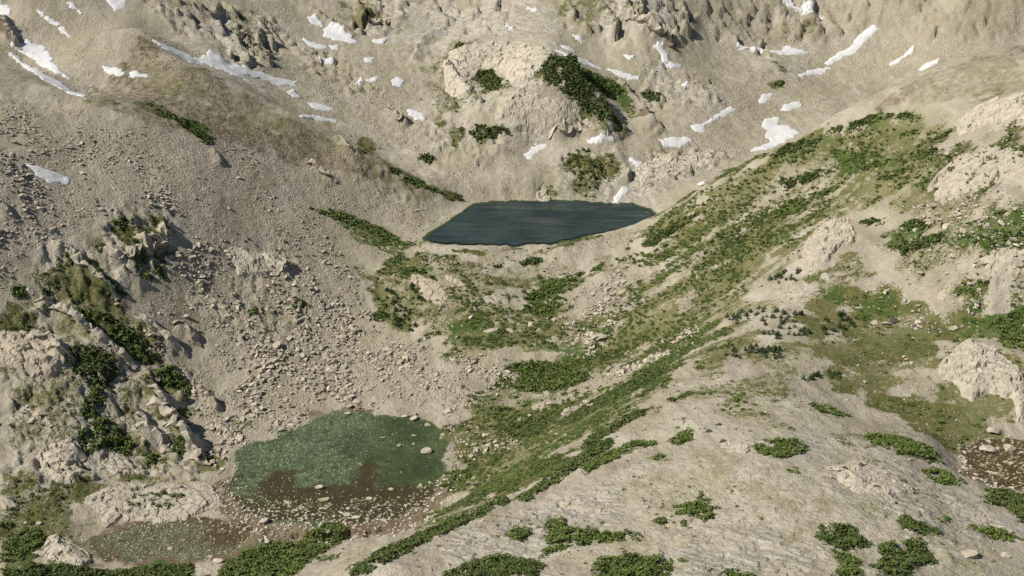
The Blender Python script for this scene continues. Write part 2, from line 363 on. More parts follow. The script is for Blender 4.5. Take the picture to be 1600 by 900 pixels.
cv(G_, 0.95, 3, STRIP([(690,389),(760,393),(840,391),(905,374),(960,360)], 9))
cv(L_, 0.7, 6, [(490,332),(560,345),(630,382),(600,392),(540,368)], [(590,412),(640,408),(670,425),(640,430),(600,432)], [(705,500),(760,490),(790,530),(740,550),(705,540)], [(850,540),(940,520),(950,555),(880,570)], [(790,590),(900,585),(880,615),(800,620)], [(1330,250),(1400,235),(1440,245),(1380,270)], [(1480,500),(1600,470),(1600,550),(1520,540)], [(1300,470),(1380,460),(1400,500),(1330,500)], [(0,850),(60,835),(60,880),(0,890)])
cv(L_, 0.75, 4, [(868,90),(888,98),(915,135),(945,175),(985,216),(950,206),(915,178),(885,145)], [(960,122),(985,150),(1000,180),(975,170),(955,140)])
cv(D_, 0.75, 5, [(880,92),(900,105),(935,165),(985,215),(950,205),(915,175),(890,140)], [(985,150),(1010,185),(1040,210),(1000,190)], [(540,10),(600,15),(605,40),(560,45)], [(1000,30),(1045,50),(1050,65),(1010,50)], [(0,30),(30,60),(38,75),(0,75)])  # dome edges: real growth, with brown painted in for their shade
# --- brown soil and wet brown ground
cv(D_, 1.0, 4, [(338,748),(372,744),(420,765),(520,775),(640,768),(700,740),(706,690),(690,660),(722,672),(724,740),(704,790),(655,826),(560,846),(480,852),(420,852),(385,838),(350,818),(330,792)])
cv(D_, 0.9, 6, [(350,745),(400,758),(500,768),(620,765),(690,742),(700,720),(712,700),(708,740),(690,790),(640,815),(560,830),(470,835),(400,830),(350,810)], [(125,850),(160,825),(240,806),(330,800),(400,806),(430,850),(380,880),(300,890),(170,892),(130,880)], [(300,865),(380,850),(420,840),(400,870),(330,880)], [(470,640),(560,632),(620,640),(560,648),(500,655)],
   [(1490,690),(1600,680),(1600,780),(1560,765),(1500,735)], [(690,655),(715,680),(710,700),(690,680)])
cv(D_, 0.5, 6, [(1290,235),(1340,222),(1420,205),(1500,185),(1480,200),(1380,230),(1300,245)], [(1400,172),(1440,160),(1520,158),(1500,170),(1430,178)], [(670,385),(720,400),(735,440),(720,440),(690,405)], STRIP([(725,440),(735,465),(700,485),(720,520)], 10), [(330,168),(380,188),(420,212),(380,200)], [(880,510),(930,508),(900,530),(850,525)], STRIP([(1010,285),(1045,265),(1060,252),(1100,250)], 5), [(180,620),(240,640),(230,690),(190,660)], [(1280,540),(1350,510),(1430,520),(1350,560)], [(1330,575),(1420,560),(1430,600),(1350,600)])

# rock steps: height in metres, run of the back slope in metres, points; the high side lies on the left of the line walked
SCARPS = [
 (4.0, 20, [(325,732),(303,702),(282,672),(255,634),(238,603),(215,577)]), (3.5, 18, [(215,577),(180,545),(140,515),(95,488),(50,466)]),
 (4.0, 12, [(258,705),(240,680),(222,655),(208,640)]), (3.5, 12, [(108,578),(96,552),(80,535),(52,522)]),
 (3.0, 12, [(295,560),(262,530),(235,505),(215,490)]), (3.0, 12, [(185,470),(150,435),(115,400),(82,374)]), (3.5, 8, [(200,403),(235,390),(262,372),(272,352)]),
 (3.5, 8, [(345,645),(325,628),(308,604)]), (3.5, 8, [(292,632),(275,620),(258,600)]), (2.5, 8, [(310,540),(300,522),(272,504)]), (3.0, 10, [(228,445),(205,436),(190,420)]),
 (2.2, 7, [(525,285),(500,268),(478,250)]), (2.2, 7, [(555,242),(540,228),(522,212)]), (3.0, 9, [(640,195),(620,186),(602,170)]), (2.0, 7, [(350,262),(342,248),(335,236)]), (3.0,8,[(452,408),(445,425),(430,412),(420,400)]),
 (9.0, 30, [(985,216),(955,192),(930,165),(905,128),(880,92)]), (6.0, 20, [(1042,212),(1010,186),(985,152),(955,120)]), (3.0, 8, [(905,210),(880,203),(860,214)]), (4.0, 10, [(980,285),(985,268)]),
 (4.0, 8, [(30,75),(15,55),(0,30)]), (3.0, 8, [(22,345),(10,325),(0,318)]), (5.0, 12, [(608,40),(585,35),(570,45)]), (5.0, 14, [(1045,64),(1020,48),(985,30),(930,28)]), (4.0, 10, [(420,82),(400,70),(378,60)]),
 (1.6, 8, [(350,790),(335,772),(318,758)]), (2.2, 8, [(140,870),(120,855),(100,845)]), (2.0, 8, [(125,715),(118,700),(98,690)]), (2.0, 8, [(105,755),(130,750),(155,745)]), (1.2, 7, [(1400,785),(1345,757),(1290,732)]), (1.0, 6, [(1262,702),(1200,692),(1140,702)]), (1.2, 8, [(860,800),(780,830),(700,862)]), (1.0, 6, [(1262,872),(1180,842),(1100,862)]), (1.2, 7, [(1600,836),(1540,812),(1480,792)]), (1.0, 6, [(1500,880),(1440,850),(1370,830)]), (0.9, 5, [(1060,740),(1000,752),(930,770)]),
 (4.0, 12, [(760,172),(730,150),(705,118),(690,90)]), (3.0, 10, [(840,120),(800,105),(760,98)]), (3.5, 12, [(700,40),(660,60),(640,100)]), (4.0, 12, [(1130,165),(1090,140),(1060,120)]), (4.0, 14, [(1300,60),(1250,40),(1200,30)]), (3.0, 10, [(1150,250),(1090,245),(1030,250)]), (3.0,10,[(1100,20),(1060,50),(1030,70)]), (3.0,10,[(560,60),(520,40),(480,10)]), (2.5,8,[(805,238),(780,232),(760,225)]),
]
# rough, broken ground: relief amplitude in metres, grain size in metres
CRAG = [(4.5, 16, [(640,0),(800,0),(800,50),(700,55)]), (4.5, 16, [(1090,0),(1200,0),(1200,90),(1110,60)]), (4.0, 14, [(1400,0),(1600,0),(1600,40),(1460,70)]), (3.5, 14, [(230,0),(330,0),(340,60),(270,50)]), (3.0, 12, [(440,60),(540,90),(600,150),(520,140)]), (3.0, 11, [(1020,235),(1150,240),(1100,270),(1010,295)]), (1.2, 8, [(350,440),(460,440),(500,520),(400,560),(340,520)]), (1.5, 8, [(560,240),(660,290),(640,320),(560,290)]),
 (2.0, 12, [(0,500),(80,480),(230,600),(320,720),(300,745),(150,740),(0,840)]), (3.0, 10, [(170,330),(270,325),(290,380),(260,440),(180,440),(140,400)]), (2.0, 11, [(40,380),(110,380),(200,480),(300,600),(230,600),(60,480)]),
 (3.0, 12, [(780,150),(880,150),(960,195),(940,210),(830,212),(770,200)]), (8.0, 16, [(880,0),(1080,0),(1080,60),(960,66),(890,40)]), (8.0, 15, [(330,0),(440,40),(430,100),(360,100)]), (8.0, 15, [(560,0),(640,0),(620,50),(550,50)]), (6.0, 15, [(1200,0),(1400,0),(1320,60),(1200,60)]),
 (1.6, 7, [(1450,290),(1470,225),(1600,145),(1600,420),(1480,470),(1400,430)]), (1.3, 6, [(340,380),(460,390),(470,440),(380,440)]), (2.5, 10, [(870,250),(910,225),(970,240),(970,300),(880,300)]), (1.0, 12, [(660,60),(800,60),(840,80),(780,150),(690,210),(660,150)]),
 (2.2,9,[(1000,90),(1120,130),(1130,170),(1010,170)]), (2.0,8,[(640,190),(740,190),(800,225),(760,260),(680,250)]), (0.45, 6, [(1290,730),(1400,710),(1600,830),(1500,860),(1300,770)]), (0.4, 5, [(1080,850),(1250,830),(1300,900),(1080,900)]), (0.4,5,[(700,830),(860,770),(960,770),(960,830),(820,870),(720,900)])]

# ------------------------------------------------------------------ the relief with water basins, rock steps and broken ground
Z = Z0.copy()
X_, Y_ = GR.X, GR.Y
def window(poly, pad):
    lo, hi = poly.min(0) - pad, poly.max(0) + pad
    j0, j1 = np.clip([int((lo[0] - GX0)), int((hi[0] - GX0)) + 2], 0, Z.shape[1])
    i0, i1 = np.clip([int((lo[1] - GY0)), int((hi[1] - GY0)) + 2], 0, Z.shape[0])
    return slice(i0, i1), slice(j0, j1)

Z += (fbm(X_ * 0.03, Y_ * 0.03, 3, 50) - 0.5) * 3.0 * sstep(0.5, 1.5, Z / 8.0)
Z += (fbm(X_ * 0.16, Y_ * 0.16, 4, 60) - 0.5) * 1.5
CRM = np.full(Z.shape, 0.16)
for amp, grain, poly in CRAG:
    w = WP(poly); s = window(w, 12)
    x, y = X_[s], Y_[s]
    m = sstep(8, -6, sdf(x, y, w) + (vnoise(x * .15, y * .15, 5) - .5) * 8)
    u, v = (x * 0.8 - y * 0.6), (y * 0.8 + x * 0.6)
    CRM[s] = np.maximum(CRM[s], m * min(0.7, 0.3 + amp * .14))
    fh, fj = facets(u / grain + 0.35 * vnoise(x * .2, y * .2, 8), v / (grain * 0.42), 31, 1.6)
    gh, gj = facets(u / (grain * .4) + 0.35 * vnoise(x * .5, y * .5, 9), v / (grain * 0.2), 36, 1.6)
    Z[s] += m * amp * (fh * 0.9 + gh * 0.18 + (fbm(u / grain * .3, v / grain * .9, 3, 70, True) - 0.6) * 0.9 - sstep(0.10, 0.0, fj) * 0.3)
for h, run, pts in SCARPS:
    q = np.array(pts, float); k = np.linspace(0, len(q) - 1, len(q) * 3)
    q = np.stack([np.interp(k, range(len(q)), q[:, 0]), np.interp(k, range(len(q)), q[:, 1])], -1)
    x, y, t = cast(q[:, 0], q[:, 1]); w = np.stack([x, y], -1)
    teeth = [w[0]]                                   # the edge is broken into blocks: a joint face, then a bedding face
    for a_, b_ in zip(w[:-1], w[1:]):
        nt_ = max(1, int(np.linalg.norm(b_ - a_) / max(9.0, run * .7)))
        for j_ in range(nt_):
            e_ = a_ + (b_ - a_) * (j_ + 1) / nt_; o_ = teeth[-1]
            teeth += [np.array([o_[0] + (e_[0] - o_[0]) * .08, e_[1]]) if (e_[0] - o_[0]) * (e_[1] - o_[1]) < 0 else (o_ + e_) / 2, e_]
    w = np.array(teeth)
    s = window(w, run + 6)
    gx, gy = X_[s], Y_[s]
    jx = gx + (vnoise(gx * .35, gy * .35, 11) - .5) * 2.0; jy = gy + (vnoise(gx * .35, gy * .35, 12) - .5) * 2.0
    best = np.full(gx.shape, 1e9); sd = np.zeros(gx.shape); al = np.zeros(gx.shape)
    n = len(w) - 1
    for i in range(n):
        ex, ey = w[i + 1] - w[i]
        wx, wy = jx - w[i, 0], jy - w[i, 1]
        tt = np.clip((wx * ex + wy * ey) / (ex * ex + ey * ey), 0, 1)
        d = np.hypot(wx - ex * tt, wy - ey * tt)
        c = ex * wy - ey * wx
        nb = d < best
        best = np.where(nb, d, best); sd = np.where(nb, np.sign(c) * d, sd); al = np.where(nb, (i + tt) / n, al)
    taper = sstep(0, 0.18, al) * sstep(1, 0.82, al) * (0.55 + 0.9 * vnoise(gx * .12, gy * .12, 13))
    prof = np.where(sd >= 0, np.clip(1 - sd / run, 0, 1) ** 1.4, sstep(-1.0, 0, sd) * 0.999)
    Z[s] += 1.45 * h * taper * prof

WATER = {}
for nm, poly, z, depth, ramp, flat in (('lake', LAKE, Z_LAKE, 6.0, 14, 10), ('pond', POND, Z_POND, 0.9, 10, 14), ('puddle', PUDDLE, Z_PUDDLE, 0.35, 5, 8), ('tarn', TARN, Z_TARN, 0.4, 5, 8)):
    w = level_poly(poly, z); WATER[nm] = (w, z)
    s = window(w, 45)
    d = sdf(X_[s], Y_[s], w) + (vnoise(X_[s] * .5, Y_[s] * .5, 21) - .5) * 1.6
    k = np.exp(-(np.maximum(d, 0) / flat) ** 2)
    rim = z + 0.12 + 0.07 * np.maximum(d, 0) + (vnoise(X_[s] * .6, Y_[s] * .6, 22) - .5) * 0.25
    out = Z[s] * (1 - k) + np.minimum(Z[s] + 0.0, rim) * k
    out = np.where((d > 0) & (d < 6), np.maximum(out, z + 0.05), out)
    ins = z - 0.04 - depth * sstep(0, ramp, -d) + (vnoise(X_[s] * .4, Y_[s] * .4, 23) - .5) * min(0.3, depth * .5) * sstep(0, 3, -d)
    if nm == 'pond':                                 # the south end is only ankle deep
        ins = np.maximum(ins, z - 0.12 - 0.9 * sstep(-8, 16, Y_[s] - on_level(500, 790, 0)[1]) + (vnoise(X_[s] * .3, Y_[s] * .3, 24) - .5) * .3)
        ins = np.minimum(ins, z - 0.02)
    Z[s] = np.where(d > 0, out, ins)

WLEV = np.full(Z.shape, 1.0)
for nm, (w, z) in WATER.items():
    s = window(w, 8); WLEV[s] = np.minimum(WLEV[s], sstep(1.0, 6.0, sdf(X_[s], Y_[s], w)))

def hz(x, y):
    """ground height with the fine relief: small blocks on the crags, slight unevenness elsewhere"""
    x = np.asarray(x, float); y = np.asarray(y, float)
    u, v = x * 0.8 - y * 0.6, y * 0.8 + x * 0.6
    fh, fj = facets(u / 3.6 + .5 * vnoise(x * .4, y * .4, 41), v / 1.5, 42, 1.8)
    det = fh * 1.2 - sstep(.12, 0, fj) * .4 + (fbm(u * .35, v * .9, 3, 43) - .5) * 1.2
    return GR.sample(Z, x, y) + det * GR.sample(CRM, x, y) * GR.sample(WLEV, x, y)

# ------------------------------------------------------------------ node helpers
def new_mat(name):
    m = bpy.data.materials.new(name); m.use_nodes = True
    nt = m.node_tree
    return m, nt, nt.nodes['Principled BSDF']

class NB:
    """small wrapper for building node trees"""
    def __init__(s, nt): s.nt = nt
    def n(s, t, **kw):
        o = s.nt.nodes.new(t)
        for k, v in kw.items(): setattr(o, k, v)
        return o
    def link(s, a, b): s.nt.links.new(a, b)
    def put(s, sock, v):
        if hasattr(v, 'is_output') or isinstance(v, bpy.types.NodeSocket): s.link(v, sock)
        elif isinstance(v, (tuple, list)) and len(v) == 3 and sock.type == 'RGBA': sock.default_value = (*v, 1)
        else: sock.default_value = v
    def math(s, op, a, b=0.0, c=None, clamp=False):
        o = s.n('ShaderNodeMath', operation=op, use_clamp=clamp)
        s.put(o.inputs[0], a); s.put(o.inputs[1], b)
        if c is not None: s.put(o.inputs[2], c)
        return o.outputs[0]
    def attr(s, name): return s.n('ShaderNodeAttribute', attribute_name=name).outputs['Fac']
    def mix(s, a, b, f, blend='MIX'):
        o = s.n('ShaderNodeMix', data_type='RGBA', blend_type=blend)
        s.put(o.inputs[0], f); s.put(o.inputs[6], a); s.put(o.inputs[7], b)
        return o.outputs[2]
    def noise(s, vec, scale, detail=3.0, rough=0.55, dist=0.0):
        o = s.n('ShaderNodeTexNoise')
        s.link(vec, o.inputs['Vector']); o.inputs['Scale'].default_value = scale; o.inputs['Detail'].default_value = detail
        o.inputs['Roughness'].default_value = rough; o.inputs['Distortion'].default_value = dist
        return o.outputs['Fac']
    def voro(s, vec, scale, feature='F1', out='Distance'):
        o = s.n('ShaderNodeTexVoronoi', feature=feature)
        s.link(vec, o.inputs['Vector']); o.inputs['Scale'].default_value = scale
        return o.outputs[out]
    def ss(s, a, b, v):
        o = s.n('ShaderNodeMapRange', interpolation_type='SMOOTHSTEP')
        s.put(o.inputs[0], v); o.inputs[1].default_value = a; o.inputs[2].default_value = b
        return o.outputs[0]
    def rng(s, v, a, b, c, d):
        o = s.n('ShaderNodeMapRange')
        s.put(o.inputs[0], v)
        for i, q in enumerate((a, b, c, d)): o.inputs[i + 1].default_value = q
        return o.outputs[0]
    def pos(s): return s.n('ShaderNodeNewGeometry').outputs['Position']
    def bump(s, h, strength, dist):
        o = s.n('ShaderNodeBump'); s.link(h, o.inputs['Height']); o.inputs['Strength'].default_value = strength; o.inputs['Distance'].default_value = dist
        return o.outputs[0]
    def sep(s, c):
        o = s.n('ShaderNodeSeparateColor'); s.link(c, o.inputs[0]); return o.outputs

def stone_nodes(b, p, tint=1.0):
    c = b.mix((0.455 * tint, 0.405 * tint, 0.315 * tint), (0.345 * tint, 0.30 * tint, 0.225 * tint), b.ss(0.35, 0.65, b.noise(p, 0.35, 4)))
    c = b.mix(c, (0.25 * tint, 0.225 * tint, 0.185 * tint), b.math('MULTIPLY', b.ss(0.52, 0.68, b.noise(p, 1.1, 4)), 0.6))
    return c

def ground_material():
    m, nt, pb = new_mat('mountain_ground'); b = NB(nt); p = b.pos()
    n1 = b.noise(p, 0.045, 6, 0.6); n2 = b.noise(p, 0.22, 6, 0.65); n3 = b.noise(p, 0.9, 5, 0.65); n4 = b.noise(p, 3.2, 3)
    v1 = b.sep(b.voro(p, 0.75, out='Color'))[0]; v2 = b.sep(b.voro(p, 1.9, out='Color'))[1]
    vd1 = b.voro(p, 0.75); vd2 = b.voro(p, 1.9)
    def dot(v):
        o = b.n('ShaderNodeVectorMath', operation='DOT_PRODUCT'); b.link(p, o.inputs[0]); o.inputs[1].default_value = v
        return o.outputs['Value']
    cb = b.n('ShaderNodeCombineXYZ'); b.link(dot((0.8 * .16, -0.6 * .16, 0)), cb.inputs[0]); b.link(dot((0.6 * 1.1, 0.8 * 1.1, 0)), cb.inputs[1]); b.link(dot((0, 0, .5)), cb.inputs[2])
    bedding = cb.outputs[0]
    # stony soil
    c = b.mix((0.405, 0.358, 0.272), (0.295, 0.258, 0.192), b.ss(0.35, 0.65, n1))
    c = b.mix(c, (0.455, 0.41, 0.325), b.math('MULTIPLY', b.ss(0.48, 0.68, n2), 0.7))
    c = b.mix(c, (0.20, 0.165, 0.11), b.math('MULTIPLY', b.ss(0.52, 0.72, n3), 0.55))
    cf = b.n('ShaderNodeCombineXYZ'); b.link(dot((0.10, 0.02, 0)), cf.inputs[0]); b.link(dot((0, 0.012, 0)), cf.inputs[1])
    chute = b.noise(cf.outputs[0], 1.0, 6, 0.6, 0.5)
    c = b.mix(c, (0.46, 0.415, 0.33), b.math('MULTIPLY', b.ss(0.50, 0.62, chute), 0.65))
    c = b.mix(c, (0.235, 0.20, 0.15), b.math('MULTIPLY', b.ss(0.47, 0.36, chute), 0.55))
    # pale grit with olive-brown mottling of moss and dust
    sand = b.mix((0.465, 0.418, 0.33), (0.355, 0.315, 0.24), b.ss(0.4, 0.65, n2))
    sand = b.mix(sand, (0.275, 0.245, 0.145), b.math('MULTIPLY', b.ss(0.46, 0.62, b.noise(p, 0.06, 8, 0.7)), 0.9))
    sand = b.mix(sand, (0.17, 0.16, 0.065), b.math('MULTIPLY', b.ss(0.55, 0.63, b.noise(p, 0.5, 5, 0.7)), 0.7))
    sand = b.mix(sand, (0.56, 0.51, 0.43), b.math('MULTIPLY', b.math('GREATER_THAN', v2, 0.86), 0.55))
    c = b.mix(c, sand, b.ss(0.35, 0.75, b.math('ADD', b.attr('sand'), b.math('MULTIPLY', b.math('SUBTRACT', n2, 0.5), 0.5))))
    # stones of the talus: tone differs from stone to stone
    cg = b.n('ShaderNodeCombineXYZ'); b.link(dot((0.6 * .011, -0.8 * .011, 0)), cg.inputs[0]); b.link(dot((0.8 * .055, 0.6 * .055, 0)), cg.inputs[1])
    sort = b.noise(cg.outputs[0], 1.0, 6, 0.65, 0.6)
    tal = b.math('MULTIPLY', b.attr('talus'), b.rng(sort, 0.38, 0.62, 0.25, 1.2))
    c = b.mix(c, (0.25, 0.21, 0.16), b.math('MULTIPLY', b.math('MULTIPLY', b.ss(0.5, 0.38, sort), b.attr('talus')), 0.6))
    st = b.mix((0.23, 0.19, 0.14), (0.53, 0.47, 0.365), v1)
    st = b.mix(st, b.mix((0.20, 0.165, 0.12), (0.52, 0.46, 0.36), v2), 0.5)
    c = b.mix(c, st, b.math('MULTIPLY', b.ss(0.2, 0.8, b.math('ADD', tal, b.math('MULTIPLY', b.math('SUBTRACT', n2, 0.5), 0.8))), 0.85))
    # bedrock: pale, with dark streaks that paint in crevice shade
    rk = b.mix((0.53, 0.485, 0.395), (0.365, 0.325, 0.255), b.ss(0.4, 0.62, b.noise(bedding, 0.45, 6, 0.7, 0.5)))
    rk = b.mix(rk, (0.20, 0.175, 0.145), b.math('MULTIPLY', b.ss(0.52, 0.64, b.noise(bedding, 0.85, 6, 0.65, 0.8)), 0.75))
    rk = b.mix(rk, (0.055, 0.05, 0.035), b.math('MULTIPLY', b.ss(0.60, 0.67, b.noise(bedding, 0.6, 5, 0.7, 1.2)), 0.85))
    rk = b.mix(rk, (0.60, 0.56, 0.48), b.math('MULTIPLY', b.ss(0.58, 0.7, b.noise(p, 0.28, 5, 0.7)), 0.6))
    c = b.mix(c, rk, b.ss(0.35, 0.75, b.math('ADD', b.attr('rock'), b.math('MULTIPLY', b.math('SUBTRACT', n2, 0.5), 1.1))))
    # brown soil; also paints the shade on the dome edges
    c = b.mix(c, b.mix((0.06, 0.04, 0.022), (0.17, 0.115, 0.07), n3), b.math('MULTIPLY', b.ss(0.35, 0.8, b.math('ADD', b.attr('dirt_shade'), b.math('MULTIPLY', b.math('SUBTRACT', n2, 0.5), 1.0))), 0.9))
    # grass
    gr = b.mix((0.13, 0.12, 0.04), (0.078, 0.095, 0.024), b.ss(0.4, 0.62, b.noise(p, 0.09, 5, 0.65)))
    gr = b.mix(gr, (0.22, 0.19, 0.095), b.math('MULTIPLY', b.ss(0.5, 0.68, b.noise(p, 0.5, 5, 0.65)), 0.7))
    gr = b.mix(gr, (0.048, 0.07, 0.016), b.math('MULTIPLY', b.ss(0.52, 0.64, n3), 0.7))
    gm = b.math('ADD', b.attr('grass'), b.math('MULTIPLY', b.math('ADD', b.math('SUBTRACT', n2, 0.5), b.math('MULTIPLY', b.math('SUBTRACT', n3, 0.5), 0.8)), 1.7))
    gm = b.math('ADD', gm, b.math('MULTIPLY', b.math('SUBTRACT', n1, 0.5), 0.7))
    c = b.mix(c, gr, b.ss(0.42, 0.66, gm))
    c = b.mix(c, (0.215, 0.195, 0.095), b.math('MULTIPLY', b.ss(0.25, 0.75, b.math('ADD', b.attr('grass'), b.math('MULTIPLY', b.math('SUBTRACT', n1, 0.5), 1.6))), b.math('MULTIPLY', b.math('SUBTRACT', 1.0, b.ss(0.42, 0.66, gm)), 0.5)))
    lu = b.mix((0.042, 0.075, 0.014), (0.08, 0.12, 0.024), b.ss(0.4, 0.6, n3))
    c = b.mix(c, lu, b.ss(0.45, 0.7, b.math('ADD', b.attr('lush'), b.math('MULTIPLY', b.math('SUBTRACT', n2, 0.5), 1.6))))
    # thin moss and dust tint the ground in wide drifts
    c = b.mix(c, (0.29, 0.262, 0.15), b.math('MULTIPLY', b.ss(0.42, 0.62, b.noise(p, 0.022, 6, 0.65)), 0.34))
    # beds under water
    bd = b.mix(b.mix((0.075, 0.09, 0.042), (0.125, 0.13, 0.062), b.ss(.4, .6, n1)), (0.19, 0.185, 0.12), b.math('MULTIPLY', v2, b.attr('bed_stony')))
    bd = b.mix(bd, (0.34, 0.38, 0.36), b.math('MULTIPLY', b.math('GREATER_THAN', b.math('MULTIPLY', v2, n3), 0.42), b.attr('bed_stony')))
    bd = b.mix(bd, (0.065, 0.05, 0.028), b.math('MULTIPLY', b.ss(.50, .62, n2), .6))
    bd = b.mix(bd, b.mix((0.05, 0.03, 0.015), (0.14, 0.09, 0.05), n3), b.ss(0.3, 0.8, b.math('ADD', b.attr('bed_brown'), b.math('MULTIPLY', b.math('SUBTRACT', n3, 0.5), 0.8))))
    c = b.mix(c, bd, b.attr('bed'))
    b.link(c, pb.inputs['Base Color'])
    pb.inputs['Roughness'].default_value = 0.95
    pb.inputs['Specular IOR Level'].default_value = 0.15
    h = b.math('MULTIPLY', b.math('SUBTRACT', 1.0, vd1), b.math('MULTIPLY_ADD', tal, 0.7, 0.08))
    h = b.math('ADD', h, b.math('MULTIPLY', n2, 0.9))
    h = b.math('ADD', h, b.math('MULTIPLY', b.math('SUBTRACT', 1.0, vd2), b.math('MULTIPLY_ADD', tal, 0.35, 0.12)))
    h = b.math('ADD', h, b.math('MULTIPLY', n3, 0.7))
    h = b.math('ADD', h, b.math('MULTIPLY', n4, 0.2))
    h = b.math('ADD', h, b.math('MULTIPLY', b.math('MULTIPLY', b.noise(bedding, 0.7, 6, 0.75, 0.8), b.attr('rock')), 1.5))
    b.link(b.bump(h, 1.0, 1.0), pb.inputs['Normal'])
    return m

# ------------------------------------------------------------------ ground mesh: rings that widen with distance
fine = np.arange(-28.5, 28.5001, 0.085)
side = 28.5 + np.cumsum(np.linspace(0.15, 1.3, 26))
ang = np.radians(np.concatenate([-side[::-1], fine, side]))
rad = [95.0]
while rad[-1] < 1440:
    r_ = rad[-1]
    rad.append(r_ + (2.5 if r_ < 235 else 0.0019 * r_ + 0.08 if r_ < 1040 else 6.0))
rad = np.array(rad)
A_, R_ = np.meshgrid(ang, rad)
vx, vy = (R_ * np.sin(A_)).ravel(), (R_ * np.cos(A_)).ravel()
inb = (vx > GX0 + 2) & (vx < GX1 - 2) & (vy > GY0 + 2) & (vy < GY1 - 2)
vz = hz(vx, vy)
nr, nc = A_.shape
idx = np.arange(nr * nc).reshape(nr, nc)
quads = np.stack([idx[:-1, :-1], idx[:-1, 1:], idx[1:, 1:], idx[1:, :-1]], -1).reshape(-1, 4)
quads = quads[inb[quads].all(1)]

def mesh_from(name, co, faces, smooth=False):
    """co (n,3); faces (m,k) int array"""
    me = bpy.data.meshes.new(name)
    co = np.asarray(co, np.float32); faces = np.asarray(faces, np.int32); k = faces.shape[1]
    me.vertices.add(len(co)); me.vertices.foreach_set('co', co.ravel())
    me.loops.add(faces.size); me.loops.foreach_set('vertex_index', faces.ravel())
    me.polygons.add(len(faces)); me.polygons.foreach_set('loop_start', np.arange(0, faces.size, k, dtype=np.int32))
    me.polygons.foreach_set('loop_total', np.full(len(faces), k, np.int32))
    me.polygons.foreach_set('use_smooth', np.full(len(faces), smooth))
    me.update(calc_edges=True)
    return me

def add_attr(me, name, v):
    a = me.attributes.new(name, 'FLOAT', 'POINT'); a.data.foreach_set('value', np.asarray(v, np.float32))

def link(name, me, mat=None, parent=None):
    o = bpy.data.objects.new(name, me); COL.objects.link(o)
    if mat is not None and not me.materials: me.materials.append(mat)
    if parent is not None: o.parent = parent
    return o

def tag(o, label, cat, group=None):
    o['label'] = label; o['category'] = cat
    if group: o['group'] = group
    return o

used = np.unique(quads); remap = np.full(nr * nc, -1); remap[used] = np.arange(len(used))
vx, vy, vz = vx[used], vy[used], vz[used]; quads = remap[quads]
MASK = {k: np.zeros(len(vx)) for k in (G_, L_, B_, D_, S_, T_)}
COVW = []
SOFT = {G_: 2.2, L_: 2.0, B_: 2.0, D_: 1.6, S_: 1.5, T_: 2.6}
wob = (fbm(vx * .09, vy * .09, 4, 90) - 0.5) * 2
for kind, s_, soft, poly in COVER:
    w = WP(poly, clean=kind not in (T_,) and len(poly) < 12)
    COVW.append((kind, s_, soft, w))
    soft = max(soft * SOFT[kind], 2.5)
    lo, hi = w.min(0) - soft * 2.5, w.max(0) + soft * 2.5
    k = np.nonzero((vx > lo[0]) & (vx < hi[0]) & (vy > lo[1]) & (vy < hi[1]))[0]
    d = sdf(vx[k], vy[k], w) + wob[k] * soft * 1.5
    MASK[kind][k] = np.maximum(MASK[kind][k], s_ * sstep(soft * .6, -soft * .6, d))
def streaks(x, y):
    return fbm((.96 * x + .26 * y) * .018, (.96 * y - .26 * x) * .085, 4, 230)
rs = sstep(-30, 20, vx) * sstep(430, 470, vy) * sstep(230, 170, vx)
MASK[G_] = np.clip(MASK[G_] * (1 - .75 * sstep(.8, 1.0, MASK[T_])) + rs * (MASK[G_] > .05) * ((streaks(vx, vy) - .52) * 1.7 + (fbm((.96 * vx + .26 * vy) * .06, (.96 * vy - .26 * vx) * .25, 3, 233) - .5) * .7), 0, 1.2)
bed = np.zeros(len(vx))
for nm, (w, z) in WATER.items():
    lo, hi = w.min(0) - 3, w.max(0) + 3
    k = np.nonzero((vx > lo[0]) & (vx < hi[0]) & (vy > lo[1]) & (vy < hi[1]))[0]
    bed[k] = np.maximum(bed[k], sstep(0.05, -0.1, vz[k] - z) * (sdf(vx[k], vy[k], w) < 3))
# the pond bed: grey-green cobbles to the west, silty green to the east, brown shallows to the south
wx0, wx1 = WATER['pond'][0][:, 0].min(), WATER['pond'][0][:, 0].max()
bs = sstep(0.78, 0.45, (vx - wx0) / (wx1 - wx0) + (fbm(vx * .06, vy * .06, 3, 95) - .5) * .5)
ylim = on_level(500, 752, 0)[1]
bb = sstep(26, -14, vy - ylim + (fbm(vx * .07, vy * .07, 4, 96) - .5) * 80)
bb = np.where((vy < on_level(300, 812, 0)[1]) & (vx < -80), 0.42 + .9 * (fbm(vx * .05, vy * .05, 3, 97) - .5), bb)
bb = np.where(vx > 100, 0.62, bb); bs = np.where(vx > 100, .5, bs)
me = mesh_from('ground', np.stack([vx, vy, vz], -1), quads, True)
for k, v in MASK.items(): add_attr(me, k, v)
add_attr(me, 'bed', bed); add_attr(me, 'bed_stony', bs); add_attr(me, 'bed_brown', bb)
ground = link('ground', me, ground_material())
ground['kind'] = 'structure'
ground['label'] = 'stony mountain slopes with scree, grass and bedrock around two lakes'

def cover_at(kind, x, y):
    out = np.zeros(np.shape(x))
    for kd, s_, soft, w in COVW:
        if kd != kind: continue
        soft = max(soft * SOFT[kd], 2.5)
        lo, hi = w.min(0) - soft * 2, w.max(0) + soft * 2
        k = np.nonzero((x > lo[0]) & (x < hi[0]) & (y > lo[1]) & (y < hi[1]))[0]
        if len(k):
            out[k] = np.maximum(out[k], s_ * sstep(soft * .6, -soft * .6, sdf(x[k], y[k], w) + (fbm(x[k] * .09, y[k] * .09, 4, 90) - .5) * 3.0 * soft))
    return out

